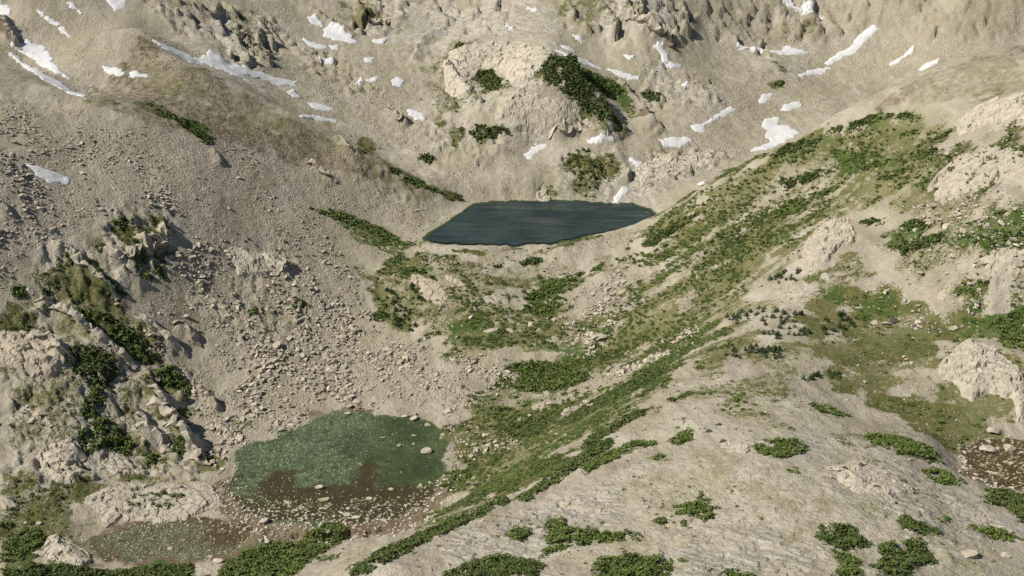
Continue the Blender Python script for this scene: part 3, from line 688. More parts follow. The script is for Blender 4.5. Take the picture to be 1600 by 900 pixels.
def in_water(x, y, pad=0.0):
    out = np.zeros(np.shape(x), bool)
    for w, z in WATER.values(): out |= sdf(x, y, w) < pad
    return out

# ------------------------------------------------------------------ water
def water_mesh(name, nm, mat):
    w, z = WATER[nm]
    c = w.mean(0); v = w - c
    w2 = c + v * (1 + 1.2 / np.linalg.norm(v, axis=1))[:, None]
    lo, hi = w2.min(0), w2.max(0)
    st = 2.0
    gx, gy = np.meshgrid(np.arange(lo[0], hi[0] + st, st), np.arange(lo[1], hi[1] + st, st))
    ok = (sdf(gx, gy, w2) < st)
    co = np.stack([gx.ravel(), gy.ravel(), np.full(gx.size, z)], -1)
    ii = np.arange(gx.size).reshape(gx.shape)
    f = np.stack([ii[:-1, :-1], ii[:-1, 1:], ii[1:, 1:], ii[1:, :-1]], -1).reshape(-1, 4)
    f = f[ok.ravel()[f].all(1)]
    u = np.unique(f); rm = np.full(gx.size, -1); rm[u] = np.arange(len(u))
    wm = mesh_from(name, co[u], rm[f], True); add_attr(wm, 'depth', z - hz(co[u][:, 0], co[u][:, 1]))
    o = link(name, wm, mat)
    o['kind'] = 'structure'
    return o

def shallow_water(name, tint):
    m = bpy.data.materials.new(name); m.use_nodes = True; nt = m.node_tree; nt.nodes.clear(); b = NB(nt); p = b.pos()
    tr = b.n('ShaderNodeBsdfTransparent'); tr.inputs[0].default_value = (*tint, 1)
    gl = b.n('ShaderNodeBsdfGlossy'); gl.inputs['Roughness'].default_value = 0.12; gl.inputs['Color'].default_value = (0.9, 0.9, 0.9, 1)
    fr = b.n('ShaderNodeFresnel'); fr.inputs[0].default_value = 1.33
    bm_ = b.bump(b.math('ADD', b.noise(p, 0.9, 3), b.math('MULTIPLY', b.noise(p, 3.5, 2), 0.3)), 0.35, 0.12)
    b.link(bm_, gl.inputs['Normal'])
    mx = b.n('ShaderNodeMixShader'); b.link(fr.outputs[0], mx.inputs[0]); b.link(tr.outputs[0], mx.inputs[1]); b.link(gl.outputs[0], mx.inputs[2])
    out = b.n('ShaderNodeOutputMaterial'); b.link(mx.outputs[0], out.inputs[0])
    return m

def deep_water():
    m, nt, pb = new_mat('deep_lake_water'); b = NB(nt); p = b.pos()
    mp = b.n('ShaderNodeMapping'); b.link(p, mp.inputs[0]); mp.inputs['Scale'].default_value = (0.18, 1.0, 1.0)
    band = b.noise(mp.outputs[0], 0.10, 3, 0.6, 0.4)
    b.link(b.mix((0.011, 0.025, 0.026), (0.026, 0.046, 0.045), b.ss(0.35, 0.65, b.noise(p, 0.03, 3))), pb.inputs['Base Color'])
    b.link(b.rng(band, 0.40, 0.62, 0.10, 0.60), pb.inputs['Roughness'])
    pb.inputs['IOR'].default_value = 1.33
    pb.inputs['Specular IOR Level'].default_value = 0.5
    h = b.math('ADD', b.noise(p, 0.7, 4, 0.6), b.math('MULTIPLY', b.noise(p, 2.4, 2), 0.35))
    b.link(b.bump(b.math('MULTIPLY', h, b.rng(band, 0.40, 0.62, 0.2, 1.6)), 1.0, 0.6), pb.inputs['Normal'])
    tr = b.n('ShaderNodeBsdfTransparent'); tr.inputs[0].default_value = (0.80, 0.90, 0.84, 1)
    mx = b.n('ShaderNodeMixShader'); b.link(b.math('MULTIPLY', b.ss(1.7, 0.1, b.attr('depth')), 0.85), mx.inputs[0]); b.link(pb.outputs[0], mx.inputs[1]); b.link(tr.outputs[0], mx.inputs[2])
    b.link(mx.outputs[0], nt.nodes['Material Output'].inputs[0])
    return m

o = water_mesh('lake_water', 'lake', deep_water()); o['label'] = 'dark teal deep lake below the rock dome'
pw = shallow_water('clear_pond_water', (0.82, 0.91, 0.80))
o = water_mesh('pond_water', 'pond', pw); o['label'] = 'clear green shallow pond on the valley floor'
o = water_mesh('puddle_water', 'puddle', shallow_water('clear_puddle_water', (0.93, 0.92, 0.85))); o['label'] = 'small grey cobbled pool below the main pond'
o = water_mesh('tarn_water', 'tarn', shallow_water('clear_tarn_water', (0.9, 0.9, 0.78))); o['label'] = 'small brown weedy pool at the right edge'

# ------------------------------------------------------------------ materials of the things
def rock_material(name, tint, vary=0.14):
    m, nt, pb = new_mat(name); b = NB(nt); p = b.pos()
    c = stone_nodes(b, p, tint)
    rnd = b.n('ShaderNodeObjectInfo').outputs['Random']
    c = b.mix(c, (0, 0, 0), b.rng(rnd, 0, 1, vary, 0.0))
    c = b.mix(c, (0.30, 0.23, 0.15), b.math('MULTIPLY', b.math('GREATER_THAN', rnd, 0.8), 0.35))
    c = b.mix(c, (0.17, 0.16, 0.12), b.math('MULTIPLY', b.ss(0.56, 0.7, b.noise(p, 2.2, 4)), 0.6))
    b.link(c, pb.inputs['Base Color']); pb.inputs['Roughness'].default_value = 0.92; pb.inputs['Specular IOR Level'].default_value = 0.2
    b.link(b.bump(b.math('ADD', b.noise(p, 1.6, 5, 0.65), b.math('MULTIPLY', b.noise(p, 5, 3), 0.3)), 0.8, 0.35), pb.inputs['Normal'])
    return m

def foliage_material(name, dark, mid, light):
    m, nt, pb = new_mat(name); b = NB(nt); p = b.pos()
    rpi = b.n('ShaderNodeNewGeometry').outputs['Random Per Island']
    rnd = b.n('ShaderNodeObjectInfo').outputs['Random']
    c = b.mix(dark, mid, b.ss(0.3, 0.65, b.noise(p, 0.55, 3)))
    c = b.mix(c, light, b.math('MULTIPLY', b.ss(0.55, 1.0, rpi), 0.85))
    c = b.mix(c, (0.14, 0.12, 0.04), b.math('MULTIPLY', b.ss(0.62, 0.75, b.noise(p, 0.3, 3)), 0.35))
    c = b.mix(c, dark, b.math('MULTIPLY', rnd, 0.35))
    b.link(c, pb.inputs['Base Color']); pb.inputs['Roughness'].default_value = 0.75; pb.inputs['Specular IOR Level'].default_value = 0.25
    return m

def plain_material(name, col, rough=0.9, var=0.35, scale=2.0):
    m, nt, pb = new_mat(name); b = NB(nt); p = b.pos()
    b.link(b.mix(col, tuple(v * (1 - var) for v in col), b.noise(p, scale, 4)), pb.inputs['Base Color']); pb.inputs['Roughness'].default_value = rough
    pb.inputs['Specular IOR Level'].default_value = 0.2
    return m

def snow_material():
    m, nt, pb = new_mat('old_summer_snow'); b = NB(nt); p = b.pos()
    c = b.mix((0.57, 0.565, 0.55), (0.43, 0.415, 0.385), b.math('MULTIPLY', b.ss(0.45, 0.7, b.noise(p, 0.35, 5, 0.65)), 0.7))
    c = b.mix(c, (0.42, 0.37, 0.30), b.math('MULTIPLY', b.ss(0.64, 0.76, b.noise(p, 0.8, 5, 0.7)), 0.6))
    b.link(c, pb.inputs['Base Color']); pb.inputs['Roughness'].default_value = 0.7
    b.link(b.bump(b.noise(p, 0.9, 4), 0.5, 0.25), pb.inputs['Normal'])
    return m

M_ROCK = rock_material('pale_granite', 1.3, 0.25)
M_SLAB = rock_material('bedrock_granite', 1.14)
M_PALE = rock_material('pale_dome_granite', 1.22)
M_TAL = rock_material('talus_granite', 1.42, 0.45)
M_DARKROCK = rock_material('rusty_granite', 0.30)
M_SNOW = snow_material()
M_SHRUB = foliage_material('mountain_shrub_leaves', (0.048, 0.068, 0.016), (0.088, 0.118, 0.028), (0.15, 0.185, 0.05))
M_BRIGHT = foliage_material('bright_shrub_leaves', (0.062, 0.095, 0.019), (0.115, 0.152, 0.032), (0.18, 0.215, 0.055))
M_CONIFER = foliage_material('dwarf_conifer_needles', (0.024, 0.042, 0.014), (0.042, 0.068, 0.022), (0.08, 0.11, 0.036))
M_WOOD = plain_material('weathered_shrub_wood', (0.10, 0.08, 0.055))

ZSM = Z.copy()                                       # the relief smoothed over a few metres, for slabs
for _ in range(14):
    ZSM[1:-1, 1:-1] = (ZSM[1:-1, 1:-1] * 2 + ZSM[:-2, 1:-1] + ZSM[2:, 1:-1] + ZSM[1:-1, :-2] + ZSM[1:-1, 2:]) / 6

# ------------------------------------------------------------------ patches that lie on the ground (snow, slabs)
def patch(name, w, mat, height, st, kind, seed, edge=2.5):
    lo, hi = w.min(0) - 1.5, w.max(0) + 1.5
    gx, gy = np.meshgrid(np.arange(lo[0], hi[0] + st, st), np.arange(lo[1], hi[1] + st, st))
    gx = gx + (vnoise(gx * 3.1, gy * 3.1, seed) - .5) * st * .5; gy = gy + (vnoise(gx * 3.3, gy * 3.3, seed + 1) - .5) * st * .5
    wob = (fbm(gx * .22, gy * .22, 4, seed) - .5)
    d = sdf(gx, gy, w) + wob * (5.5 if kind == 'snow' else 4.0)
    if kind == 'snow': d = d - 1.1
    ok = d < st * 0.6
    base = hz(gx, gy); smooth = GR.sample(ZSM, gx, gy)
    if kind == 'snow':
        z = base + height * sstep(0, edge, -d) + 0.10 * wob - 0.12 * sstep(0.8, -0.3, -d)
    else:
        u, v = gx * 0.82 - gy * 0.57, gy * 0.82 + gx * 0.57
        fh, fj = facets(u / 10.0 + .8 * wob, v / 4.5 + .6 * wob, seed + 2, 1.3)
        gh, gj = facets(u / 3.2 + .5 * wob, v / 1.9, seed + 3, 1.4)
        prof = sstep(0, edge * .8, -d)
        k = min(height, 3.5)
        top = .85 * height * (0.5 + 0.45 * sstep(0, edge * 4, -d)) + fh * k * .30 + gh * k * .09 - sstep(.07, 0, fj) * min(height * .3, 1.0) - sstep(.05, 0, gj) * .15 + (fbm(u * .1, v * .3, 3, seed + 6) - .5) * height * .35
        z = base * (1 - prof) + np.maximum(smooth, base - 1.5) * prof - 0.45 + prof * top
    ii = np.arange(gx.size).reshape(gx.shape)
    f = np.stack([ii[:-1, :-1], ii[:-1, 1:], ii[1:, 1:], ii[1:, :-1]], -1).reshape(-1, 4)
    f = f[ok.ravel()[f].all(1)]
    if len(f) < 3: return None
    lab_ = np.arange(gx.size)                          # keep the largest connected piece
    while True:
        m_ = lab_[f].min(1); n_ = lab_.copy(); np.minimum.at(n_, f.ravel(), np.repeat(m_, 4))
        if (n_ == lab_).all(): break
        lab_ = n_
    fl = lab_[f[:, 0]]; vals, cnt_ = np.unique(fl, return_counts=True)
    f = f[fl == vals[cnt_.argmax()]]
    u_ = np.unique(f); rm = np.full(gx.size, -1); rm[u_] = np.arange(len(u_))
    co = np.stack([gx.ravel()[u_], gy.ravel()[u_], z.ravel()[u_]], -1)
    # closed skirt under the rim
    fr = rm[f]
    e = np.concatenate([fr[:, [0, 1]], fr[:, [1, 2]], fr[:, [2, 3]], fr[:, [3, 0]]])
    key = np.sort(e, 1); key = key[:, 0].astype(np.int64) * len(co) + key[:, 1]
    uq, inv, cnt = np.unique(key, return_inverse=True, return_counts=True)
    be = e[cnt[inv] == 1]
    n0 = len(co)
    rim = np.unique(be); rr = np.full(n0, -1); rr[rim] = n0 + np.arange(len(rim))
    low = co[rim].copy(); low[:, 2] -= 0.9
    co = np.concatenate([co, low])
    sk = np.stack([be[:, 1], be[:, 0], rr[be[:, 0]], rr[be[:, 1]]], -1)
    c = np.array([*w.mean(0), 0.0]); c[2] = hz(c[0:1], c[1:2])[0]
    o = link(name, mesh_from(name, co - c, np.concatenate([fr, sk]), kind == 'snow'), mat)
    o.location = c
    return o

SNOW = [
 ('large wedge of snow under the dark crag at the left edge', [(20,73),(40,63),(66,73),(80,90),(84,98),(108,122),(97,118),(67,103),(37,84)]),
 ('long curved snow strip along the left ridge crest below the snow wedge', STRIP([(14,82),(37,100),(67,119),(93,133),(112,145),(134,152)], 9)),
 ('small snow patch cut by the upper left corner', [(0,6),(10,13),(18,24),(0,23)]),
 ('thin diagonal snow streak right of the corner snow patch, upper left', STRIP([(59,19),(75,30),(95,45),(111,59)], 7)),
 ('short thin snow streak touching the top edge, upper left', STRIP([(95,-3),(110,8),(129,22)], 6)),
 ('greyish snow patch touching the top edge right of the thin streaks', [(163,-4),(201,-4),(193,12),(180,16)]),
 ('lens of snow below the first ridge shoulder, left of its twin', [(158,102),(187,107),(198,115),(190,121),(173,115)]),
 ('two-lobed small snow lens right of its twin on the left shoulder', [(203,113),(213,110),(223,116),(238,120),(210,122)]),
 ('thin snow ribbon above the long branched snowfield, left gully', STRIP([(238,64),(267,79),(300,93),(319,101)], 8)),
 ('long branched snowfield lying in the left gully', [(305,91),(321,89),(330,80),(353,97),(400,112),(415,115),(430,121),(466,127),(462,133),(440,132),(405,122),(377,116),(388,126),(370,119),(347,109),(320,99)]),
 ('bright snow patch alone on the talus at the left edge', [(41,256),(60,259),(107,279),(103,286),(77,283),(57,273)]),
 ('small upper snow patch of the pair on the back wall', [(480,26),(493,26),(504,40),(487,36)]),
 ('big oval snow patch on the back wall left of centre', [(505,43),(520,39),(540,54),(557,66),(549,68),(525,63),(507,57)]),
 ('curved snow streak below left of the oval snow patch', STRIP([(473,61),(485,69),(498,73),(511,74)], 8)),
 ('tiny snow patch right of the curved streak', [(516,71),(530,70),(528,78),(517,77)]),
 ('small flat snow patch below the curved streak', [(499,92),(521,94),(519,98),(501,97)]),
 ('tiny snow dot between flat patches on the back wall talus', [(571,92),(583,91),(580,98),(573,98)]),
 ('tapered snow streak left of the round snow patch', [(551,129),(570,123),(589,120),(588,126),(562,131)]),
 ('round white snow patch on the back wall talus', [(613,126),(622,120),(633,126),(625,135),(614,132)]),
 ('small snow patch below the crag at the top centre left', [(584,62),(606,62),(601,68),(588,67)]),
 ('triangular snow patch at the end of the branched snowfield', [(449,146),(459,139),(472,153),(458,152)]),
 ('elongated snow patch in the gully below the triangular one', [(481,161),(500,162),(524,173),(515,175),(490,171)]),
 ('faint snow strip along the gully beside the left ridge crest', STRIP([(470,181),(490,184),(505,186),(526,191)], 7)),
 ('slanting snow patch on talus left of the rock dome', [(636,169),(650,174),(665,185),(650,186),(640,179)]),
 ('thin snow tongue along the crest of the rock dome', STRIP([(868,79),(890,88),(915,97),(942,108)], 8)),
 ('snow ribbon right of the dome crest tongue', STRIP([(948,107),(965,114),(985,119),(1001,121)], 9)),
 ('branched snow patch right of the rock dome', [(1017,71),(1033,71),(1046,89),(1043,94),(1064,105),(1050,108),(1034,99),(1033,86)]),
 ('small flat snow patch left of the branched one', [(973,88),(991,88),(984,93)]),
 ('small snow patch in the chute above the dome crest', [(895,54),(904,56),(914,62),(907,66)]),
 ('thin snow streak between the chute and the dome crest', STRIP([(878,71),(887,75),(898,81)], 6)),
 ('hooked small snow patch near the top edge above the dome', [(822,9),(832,13),(842,15),(832,18)]),
 ('small snow sliver on the slope left of the dome top', STRIP([(783,33),(792,38),(801,46)], 6)),
 ('tiny snow patch below the branched one, right of the dome', [(1061,133),(1076,136),(1070,141)]),
 ('long crooked snow patch above the far basin', [(1081,199),(1110,189),(1135,169),(1153,169),(1148,176),(1120,186),(1100,195),(1098,206),(1085,205)]),
 ('wide pillow of snow at the foot of the dome spur', [(1029,220),(1050,216),(1075,216),(1082,222),(1060,229),(1037,229)]),
 ('thin snow strip at the right foot of the dome cliff', [(915,220),(950,217),(957,221),(920,224)]),
 ('slanting snow patch at the left foot of the dome cliff', [(820,241),(839,225),(855,225),(846,235),(828,247)]),
 ('ragged large snow patch in the far right basin', [(1192,196),(1200,184),(1219,182),(1214,194),(1232,196),(1251,206),(1230,219),(1198,233),(1172,236),(1206,221),(1193,213),(1203,203)]),
 ('small snow patch left above the ragged one in the basin', [(1182,158),(1189,148),(1202,147),(1210,145),(1200,154),(1190,161)]),
 ('flat snow patch above the ragged one in the basin', [(1220,171),(1228,162),(1251,157),(1254,163),(1232,172)]),
 ('small snow patch on the flat behind the lake', [(985,249),(1004,251),(998,259),(989,256)]),
 ('narrow snow patch just above the lake far shore', [(957,302),(974,289),(982,291),(966,304)]),
 ('snow strip with a raised hump on the far right wall', [(1198,77),(1224,78),(1230,69),(1243,78),(1268,82),(1225,85)]),
 ('thin snow thread left of the humped strip', STRIP([(1152,74),(1175,76),(1199,78)], 5)),
 ('big curved snow patch touching the top edge on the right', [(1219,-3),(1235,1),(1248,9),(1262,9),(1287,22),(1280,26),(1255,23),(1240,13)]),
 ('long slanting snowfield on the right wall in two lobes', [(1290,97),(1310,84),(1335,66),(1345,50),(1365,41),(1379,41),(1360,56),(1335,81),(1310,93),(1298,98)]),
 ('faint snow streak below the two-lobed snowfield', STRIP([(1248,119),(1265,113),(1282,110),(1299,106)], 8)),
 ('hourglass snow streak on the right scree', [(1388,99),(1402,92),(1415,82),(1425,71),(1425,79),(1409,89),(1399,99)]),
 ('rightmost snow patch, beside the right ridge crest', [(1434,108),(1450,97),(1467,93),(1460,102),(1440,110)]),
 ('small pale snow sliver behind the right ridge crest near the lake', STRIP([(1092,287),(1098,284),(1105,281)], 5)),
]
for i, (lab, poly) in enumerate(SNOW):
    w = WP(poly, step=6)
    dist = np.hypot(*w.mean(0))
    o = patch('snow_patch', w, M_SNOW, 0.6, 1.6 if len(w) else 1, 'snow', 400 + i * 7, 3.0)
    if o: tag(o, lab, 'snow patch', 'old snow patches on the slopes')

SLABS = [
 (5.0, 'large smooth pale rock dome above the far lake', [(690,110),(702,82),(740,68),(790,64),(840,72),(872,88),(850,104),(836,122),(800,134),(780,112),(752,112),(738,128),(745,150),(715,158),(695,140)]),
 (6.0, 'streaked grey cliff below the smooth dome', [(778,152),(830,146),(868,156),(900,176),(925,203),(880,202),(850,212),(800,208),(772,190)]),
 (3.5, 'flat pale slab terrace right of the mound behind the lake', [(990,262),(1030,245),(1090,243),(1130,250),(1080,268),(1030,285),(1000,292)]),
 (2.5, 'smooth oval pale slab in the talus above the pond', [(285,465),(300,458),(325,460),(350,470),(368,490),(352,500),(325,498),(300,485)]),
 (4.0, 'blocky pale outcrop with a shadowed notch on the left talus', [(348,390),(370,383),(400,393),(440,398),(452,415),(425,430),(372,432),(362,410)]),
 (5.0, 'big rounded grey outcrop at the left edge with a dark undercut', [(0,520),(30,515),(60,521),(88,542),(106,575),(92,590),(60,600),(30,585),(0,570)]),
 (2.0, 'flat pale slab ringed by dark shrubs below the lake', [(635,427),(660,429),(682,440),(706,461),(692,477),(672,472),(650,450)]),
 (1.6, 'narrow pale slab between the ringed slab and the stream', [(690,424),(712,430),(730,443),(716,449),(700,440)]),
 (1.8, 'four-sided pale slab right of the stream', [(758,452),(790,456),(802,476),(770,478),(745,474)]),
 (1.5, 'short leaning slab left of the four-sided slab by the stream', [(735,482),(748,463),(752,466),(742,486)]),
 (6.0, 'large ribbed pale outcrop above the sandy patch', [(1250,402),(1255,385),(1275,360),(1290,348),(1322,338),(1342,362),(1336,380),(1310,390),(1292,412),(1265,420)]),
 (1.6, 'small split pale slab just below the ribbed outcrop', [(1280,430),(1290,423),(1302,428),(1298,437),(1284,438)]),
 (6.0, 'huge cracked pale outcrop above the brown pool', [(1463,572),(1490,545),(1510,536),(1548,543),(1575,560),(1600,575),(1606,612),(1572,624),(1545,615),(1520,628),(1500,620),(1490,600),(1470,592)]),
 (4.0, 'pale rib of rock between the cracked outcrop and the right edge', [(1568,600),(1590,595),(1606,620),(1606,660),(1585,660),(1578,630)]),
 (4.5, 'pale furrowed outcrop at the right edge, highest of the right slope', [(1490,192),(1520,166),(1560,151),(1606,146),(1606,198),(1560,197),(1530,201),(1495,212)]),
 (3.5, 'long pale slab in the meadow rocks below the dark shrub band', [(1462,460),(1480,440),(1505,438),(1490,455),(1490,475),(1468,472)]),
 (3.5, 'pale crumbly outcrop mid right under the furrowed one', [(1445,300),(1465,270),(1500,240),(1560,225),(1606,235),(1606,280),(1550,290),(1500,310),(1465,315)]),
 (3.0, 'low pale outcrop in the stones at the right edge', [(1520,400),(1560,392),(1606,385),(1606,430),(1560,438),(1530,425)]),
 (2.5, 'broad low slab around the oval shrub left of the pond', [(120,785),(150,765),(190,756),(290,756),(335,772),(352,790),(300,808),(250,815),(190,812),(160,825),(150,800)]),
 (3.0, 'tilted banded slab beside the cobbled pool', [(35,866),(65,855),(75,837),(92,830),(140,864),(147,876),(125,888),(85,876)]),
 (3.5, 'striped steep slab under the wide bush on the left crag', [(155,722),(175,705),(195,708),(215,730),(208,742),(180,745)]),
 (4.0, 'rough pale crag face above the bottom left meadow', [(50,715),(80,690),(105,690),(128,715),(150,745),(110,758),(85,752)]),
 (2.5, 'jumbled pale outcrop cut by the left edge above the corner thicket', [(0,780),(25,776),(32,790),(10,800),(0,800)]),
 (2.2, 'low whale-backed slab on the pale knoll right of centre', [(1290,735),(1330,722),(1380,735),(1440,770),(1400,785),(1340,775),(1310,758)]),
 (1.6, 'thin ledge of pale rock on the pale knoll beside the small brown boulders', [(1120,695),(1160,685),(1195,692),(1165,712),(1130,710)]),
 (1.6, 'long low ledge on the lower right flank of the pale knoll', [(1450,775),(1500,780),(1570,815),(1540,820),(1490,800)]),
 (1.4, 'pale ledge above the bottom edge, left part of the knoll', [(870,785),(920,778),(955,795),(930,808),(890,800)]),
 (2.0, 'pale flat rock in the shrubs on the slope right of the pond', [(822,634),(840,630),(855,629),(850,640),(830,641)]),
 (3.0, 'ledge of pale rock on the mound behind the lake', [(838,285),(850,275),(865,287),(855,298),(842,297)]),
]
for i, (h, lab, poly) in enumerate(SLABS):
    w = WP(poly, step=7)
    o = patch('rock_outcrop', w, M_PALE if 'smooth pale rock dome' in lab or 'terrace' in lab else M_SLAB, h, 1.0 if 'dome' in lab else 0.75 if h > 4.5 else 0.6, 'rock', 900 + i * 11, 3.0 if h > 3 else 1.8)
    if o: tag(o, lab, 'rock outcrop', 'pale bedrock outcrops')

# ------------------------------------------------------------------ bedrock fins, with undercuts added to make dark bands of shade
LEDGES = [
 (5.5, 'long undercut rock fin running down to the left end of the pond', [(236,600),(255,634),(282,672),(303,702),(323,730)]),
 (4.0, 'long thin rock fin beside the bright shrub band at the left', [(55,468),(95,488),(140,515),(180,545),(212,574)]),
 (5.5, 'short steep undercut fin right of the wide bumpy bush', [(210,640),(222,655),(240,680),(257,704)]),
 (4.0, 'curved undercut ledge along the right rim of the big grey outcrop', [(52,522),(80,535),(96,552),(107,577)]),
 (3.5, 'rock fin between the left shrub band and the talus', [(218,492),(240,508),(265,532),(294,558)]),
 (3.5, 'thin rock fin high in the striped rocks at the left', [(82,374),(115,400),(150,435),(182,467)]),
 (5.0, 'undercut ledge below the green crag on the left slope', [(180,402),(205,403),(235,391),(270,368)]),
 (4.5, 'shadowed block at the talus foot right of the rounded bush', [(306,602),(325,628),(344,644)]),
 (3.0, 'crooked dark ledge left below the oval slab', [(270,504),(300,522),(312,541)]),
 (3.5, 'dark ledge on the flank of the left spur, lower one', [(476,249),(500,268),(525,286)]),
 (3.5, 'dark ledge on the flank of the left spur, upper one', [(520,211),(540,228),(556,243)]),
 (4.5, 'dark overhang in the gully mouth left of the dome', [(600,170),(620,186),(638,195)]),
 (3.0, 'dark ledge on the green slope below the talus tongue', [(912,536),(930,532),(952,524)]),
 (4.0, 'low overhang along the foot of the dome', [(858,214),(880,204),(907,209)]),
 (2.0, 'low ledge on the pond side of the broad slab', [(318,757),(335,772),(351,789)]),
 (2.2, 'ledge on the pool side of the tilted banded slab', [(98,844),(120,856),(142,871)]),
 (5.0, 'dark crag teeth cut by the upper left edge', [(-4,28),(15,55),(34,78)]),
 (3.5, 'rock teeth cut by the left edge in the talus', [(-3,315),(10,326),(23,346)]),
 (4.0, 'shadowed ledge below the blocky outcrop on the left talus', [(418,433),(438,427),(453,412)]),
 (6.0, 'dark crag ledge touching the top edge left of centre', [(566,46),(585,38),(608,41)]),
 (6.5, 'dark crag ledge above the branched snow right of the dome', [(980,28),(1015,46),(1048,64)]),
 (5.5, 'dark stepped crag ledge above the branched snowfield in the left gully', [(372,52),(395,66),(418,84)]),
 (2.6, 'small dark ledge in the striped rocks above the shrub band', [(45,443),(60,470),(78,470)]),
 (2.6, 'low dark ledge left of the wide bumpy bush', [(92,688),(112,694),(126,716)]),
 (2.4, 'small ledge under the broken crag at the left edge', [(30,640),(55,652),(72,676)]),
 (2.2, 'low rib of rock crossing the pale knoll', [(1288,732),(1345,757),(1402,787)]),
]
def ledge(lab, h, pts, seed):
    g = np.random.default_rng(seed)
    q = np.array(pts, float)
    x, y, t = cast(q[:, 0], q[:, 1], Z)
    ln = np.concatenate([[0], np.cumsum(np.hypot(np.diff(x), np.diff(y)))])
    n = max(8, int(ln[-1] / 1.3)); s_ = np.linspace(0, ln[-1], n)
    x, y = np.interp(s_, ln, x), np.interp(s_, ln, y)
    x = x + (vnoise(s_ * .22, s_ * 0, seed) - .5) * 4; y = y + (vnoise(s_ * .22, s_ * 0 + 9, seed) - .5) * 4
    tx, ty = np.gradient(x), np.gradient(y); L_n = np.hypot(tx, ty) + 1e-9
    nx, ny = -ty / L_n, tx / L_n
    flip = np.where(nx * -x + ny * -y < 0, -1, 1); nx, ny = nx * flip, ny * flip      # open side faces the camera, so the dark underside shows
    block = np.floor(s_ / 3.1 + vnoise(s_ * .1, s_ * 0, seed + 2) * 2)
    hh = .72 * h * np.sin(np.linspace(.25, np.pi - .25, n)) ** .6 * (0.55 + .75 * _hash(block, block * 0, seed + 3))
    off = (_hash(block, block * 0 + 3, seed + 4) - .5) * 1.6
    sec = ((-3.2, -.35), (-1.9, .22), (-.9, .62), (-.1, .92), (.62, .86), (.60, .70), (.12, .30), (-.05, .05), (-.05, -.4))
    co = []
    for (a_, b_) in sec:
        dx = a_ * hh * .95 + off + g.normal(0, .10, n)
        px_, py_ = x + nx * dx, y + ny * dx
        base = hz(x, y) if a_ > -.5 else hz(px_, py_)
        co.append(np.stack([px_, py_, base + b_ * hh + g.normal(0, .10, n)], -1))
    co = np.array(co); m = len(sec)
    ii = np.arange(m * n).reshape(m, n)
    f = np.stack([ii[:-1, :-1], ii[:-1, 1:], ii[1:, 1:], ii[1:, :-1]], -1).reshape(-1, 4)
    c = np.array([x.mean(), y.mean(), 0.0]); c[2] = hz(c[0:1], c[1:2])[0]
    o = link('rock_ledge', mesh_from('rock_ledge', co.reshape(-1, 3) - c, f), M_SLAB); o.location = c
    bm = bmesh.new(); bm.from_mesh(o.data); bmesh.ops.holes_fill(bm, edges=[e for e in bm.edges if e.is_boundary], sides=0); bmesh.ops.recalc_face_normals(bm, faces=bm.faces); bm.to_mesh(o.data); bm.free()
    tag(o, lab, 'rock ledge', 'bedrock ledges with added undercuts')
for i, (h, lab, pts) in enumerate(LEDGES): ledge(lab, h, pts, 3000 + 17 * i)

# ------------------------------------------------------------------ stones
def rock_mesh(name, sub, seed, flat=0.62, cuts=11, lo=0.42, hi=0.78):
    g = np.random.default_rng(seed)
    bm = bmesh.new(); bmesh.ops.create_icosphere(bm, subdivisions=sub, radius=1.0)
    co = np.array([v.co[:] for v in bm.verts])
    for _ in range(cuts):
        n = g.normal(size=3); n /= np.linalg.norm(n); dd = g.uniform(lo, hi)
        k = co @ n - dd
        co -= np.where(k > 0, k, 0)[:, None] * n
    co += g.normal(size=co.shape) * 0.03
    co *= np.array((1.0, g.uniform(.65, .9), flat * g.uniform(.8, 1.2)))
    for v, c in zip(bm.verts, co): v.co = c
    me_ = bpy.data.meshes.new(name); bm.to_mesh(me_); bm.free()
    return me_

BOULDER = [rock_mesh('boulder', 3, 40 + i) for i in range(6)]
for b_ in BOULDER: b_.materials.append(M_ROCK)
DARKB = [rock_mesh('dark_boulder', 3, 60 + i, 0.8) for i in range(2)]
for b_ in DARKB: b_.materials.append(M_DARKROCK)
N_BOULDER = [0]
def boulder(x, y, sx, sy, sz, rz, lab, group, dark=False, sink=0.3):
    me_ = DARKB[N_BOULDER[0] % 2] if dark else BOULDER[int(rng.integers(6))]
    o = bpy.data.objects.new('boulder', me_); COL.objects.link(o)
    z = float(hz(np.array([x]), np.array([y]))[0])
    o.location = (x, y, z + sz * (0.6 - sink)); o.scale = (sx, sy, sz)
    o.rotation_euler = (rng.uniform(-.25, .25), rng.uniform(-.25, .25), rz)
    tag(o, lab, 'boulder', group); N_BOULDER[0] += 1
    return o

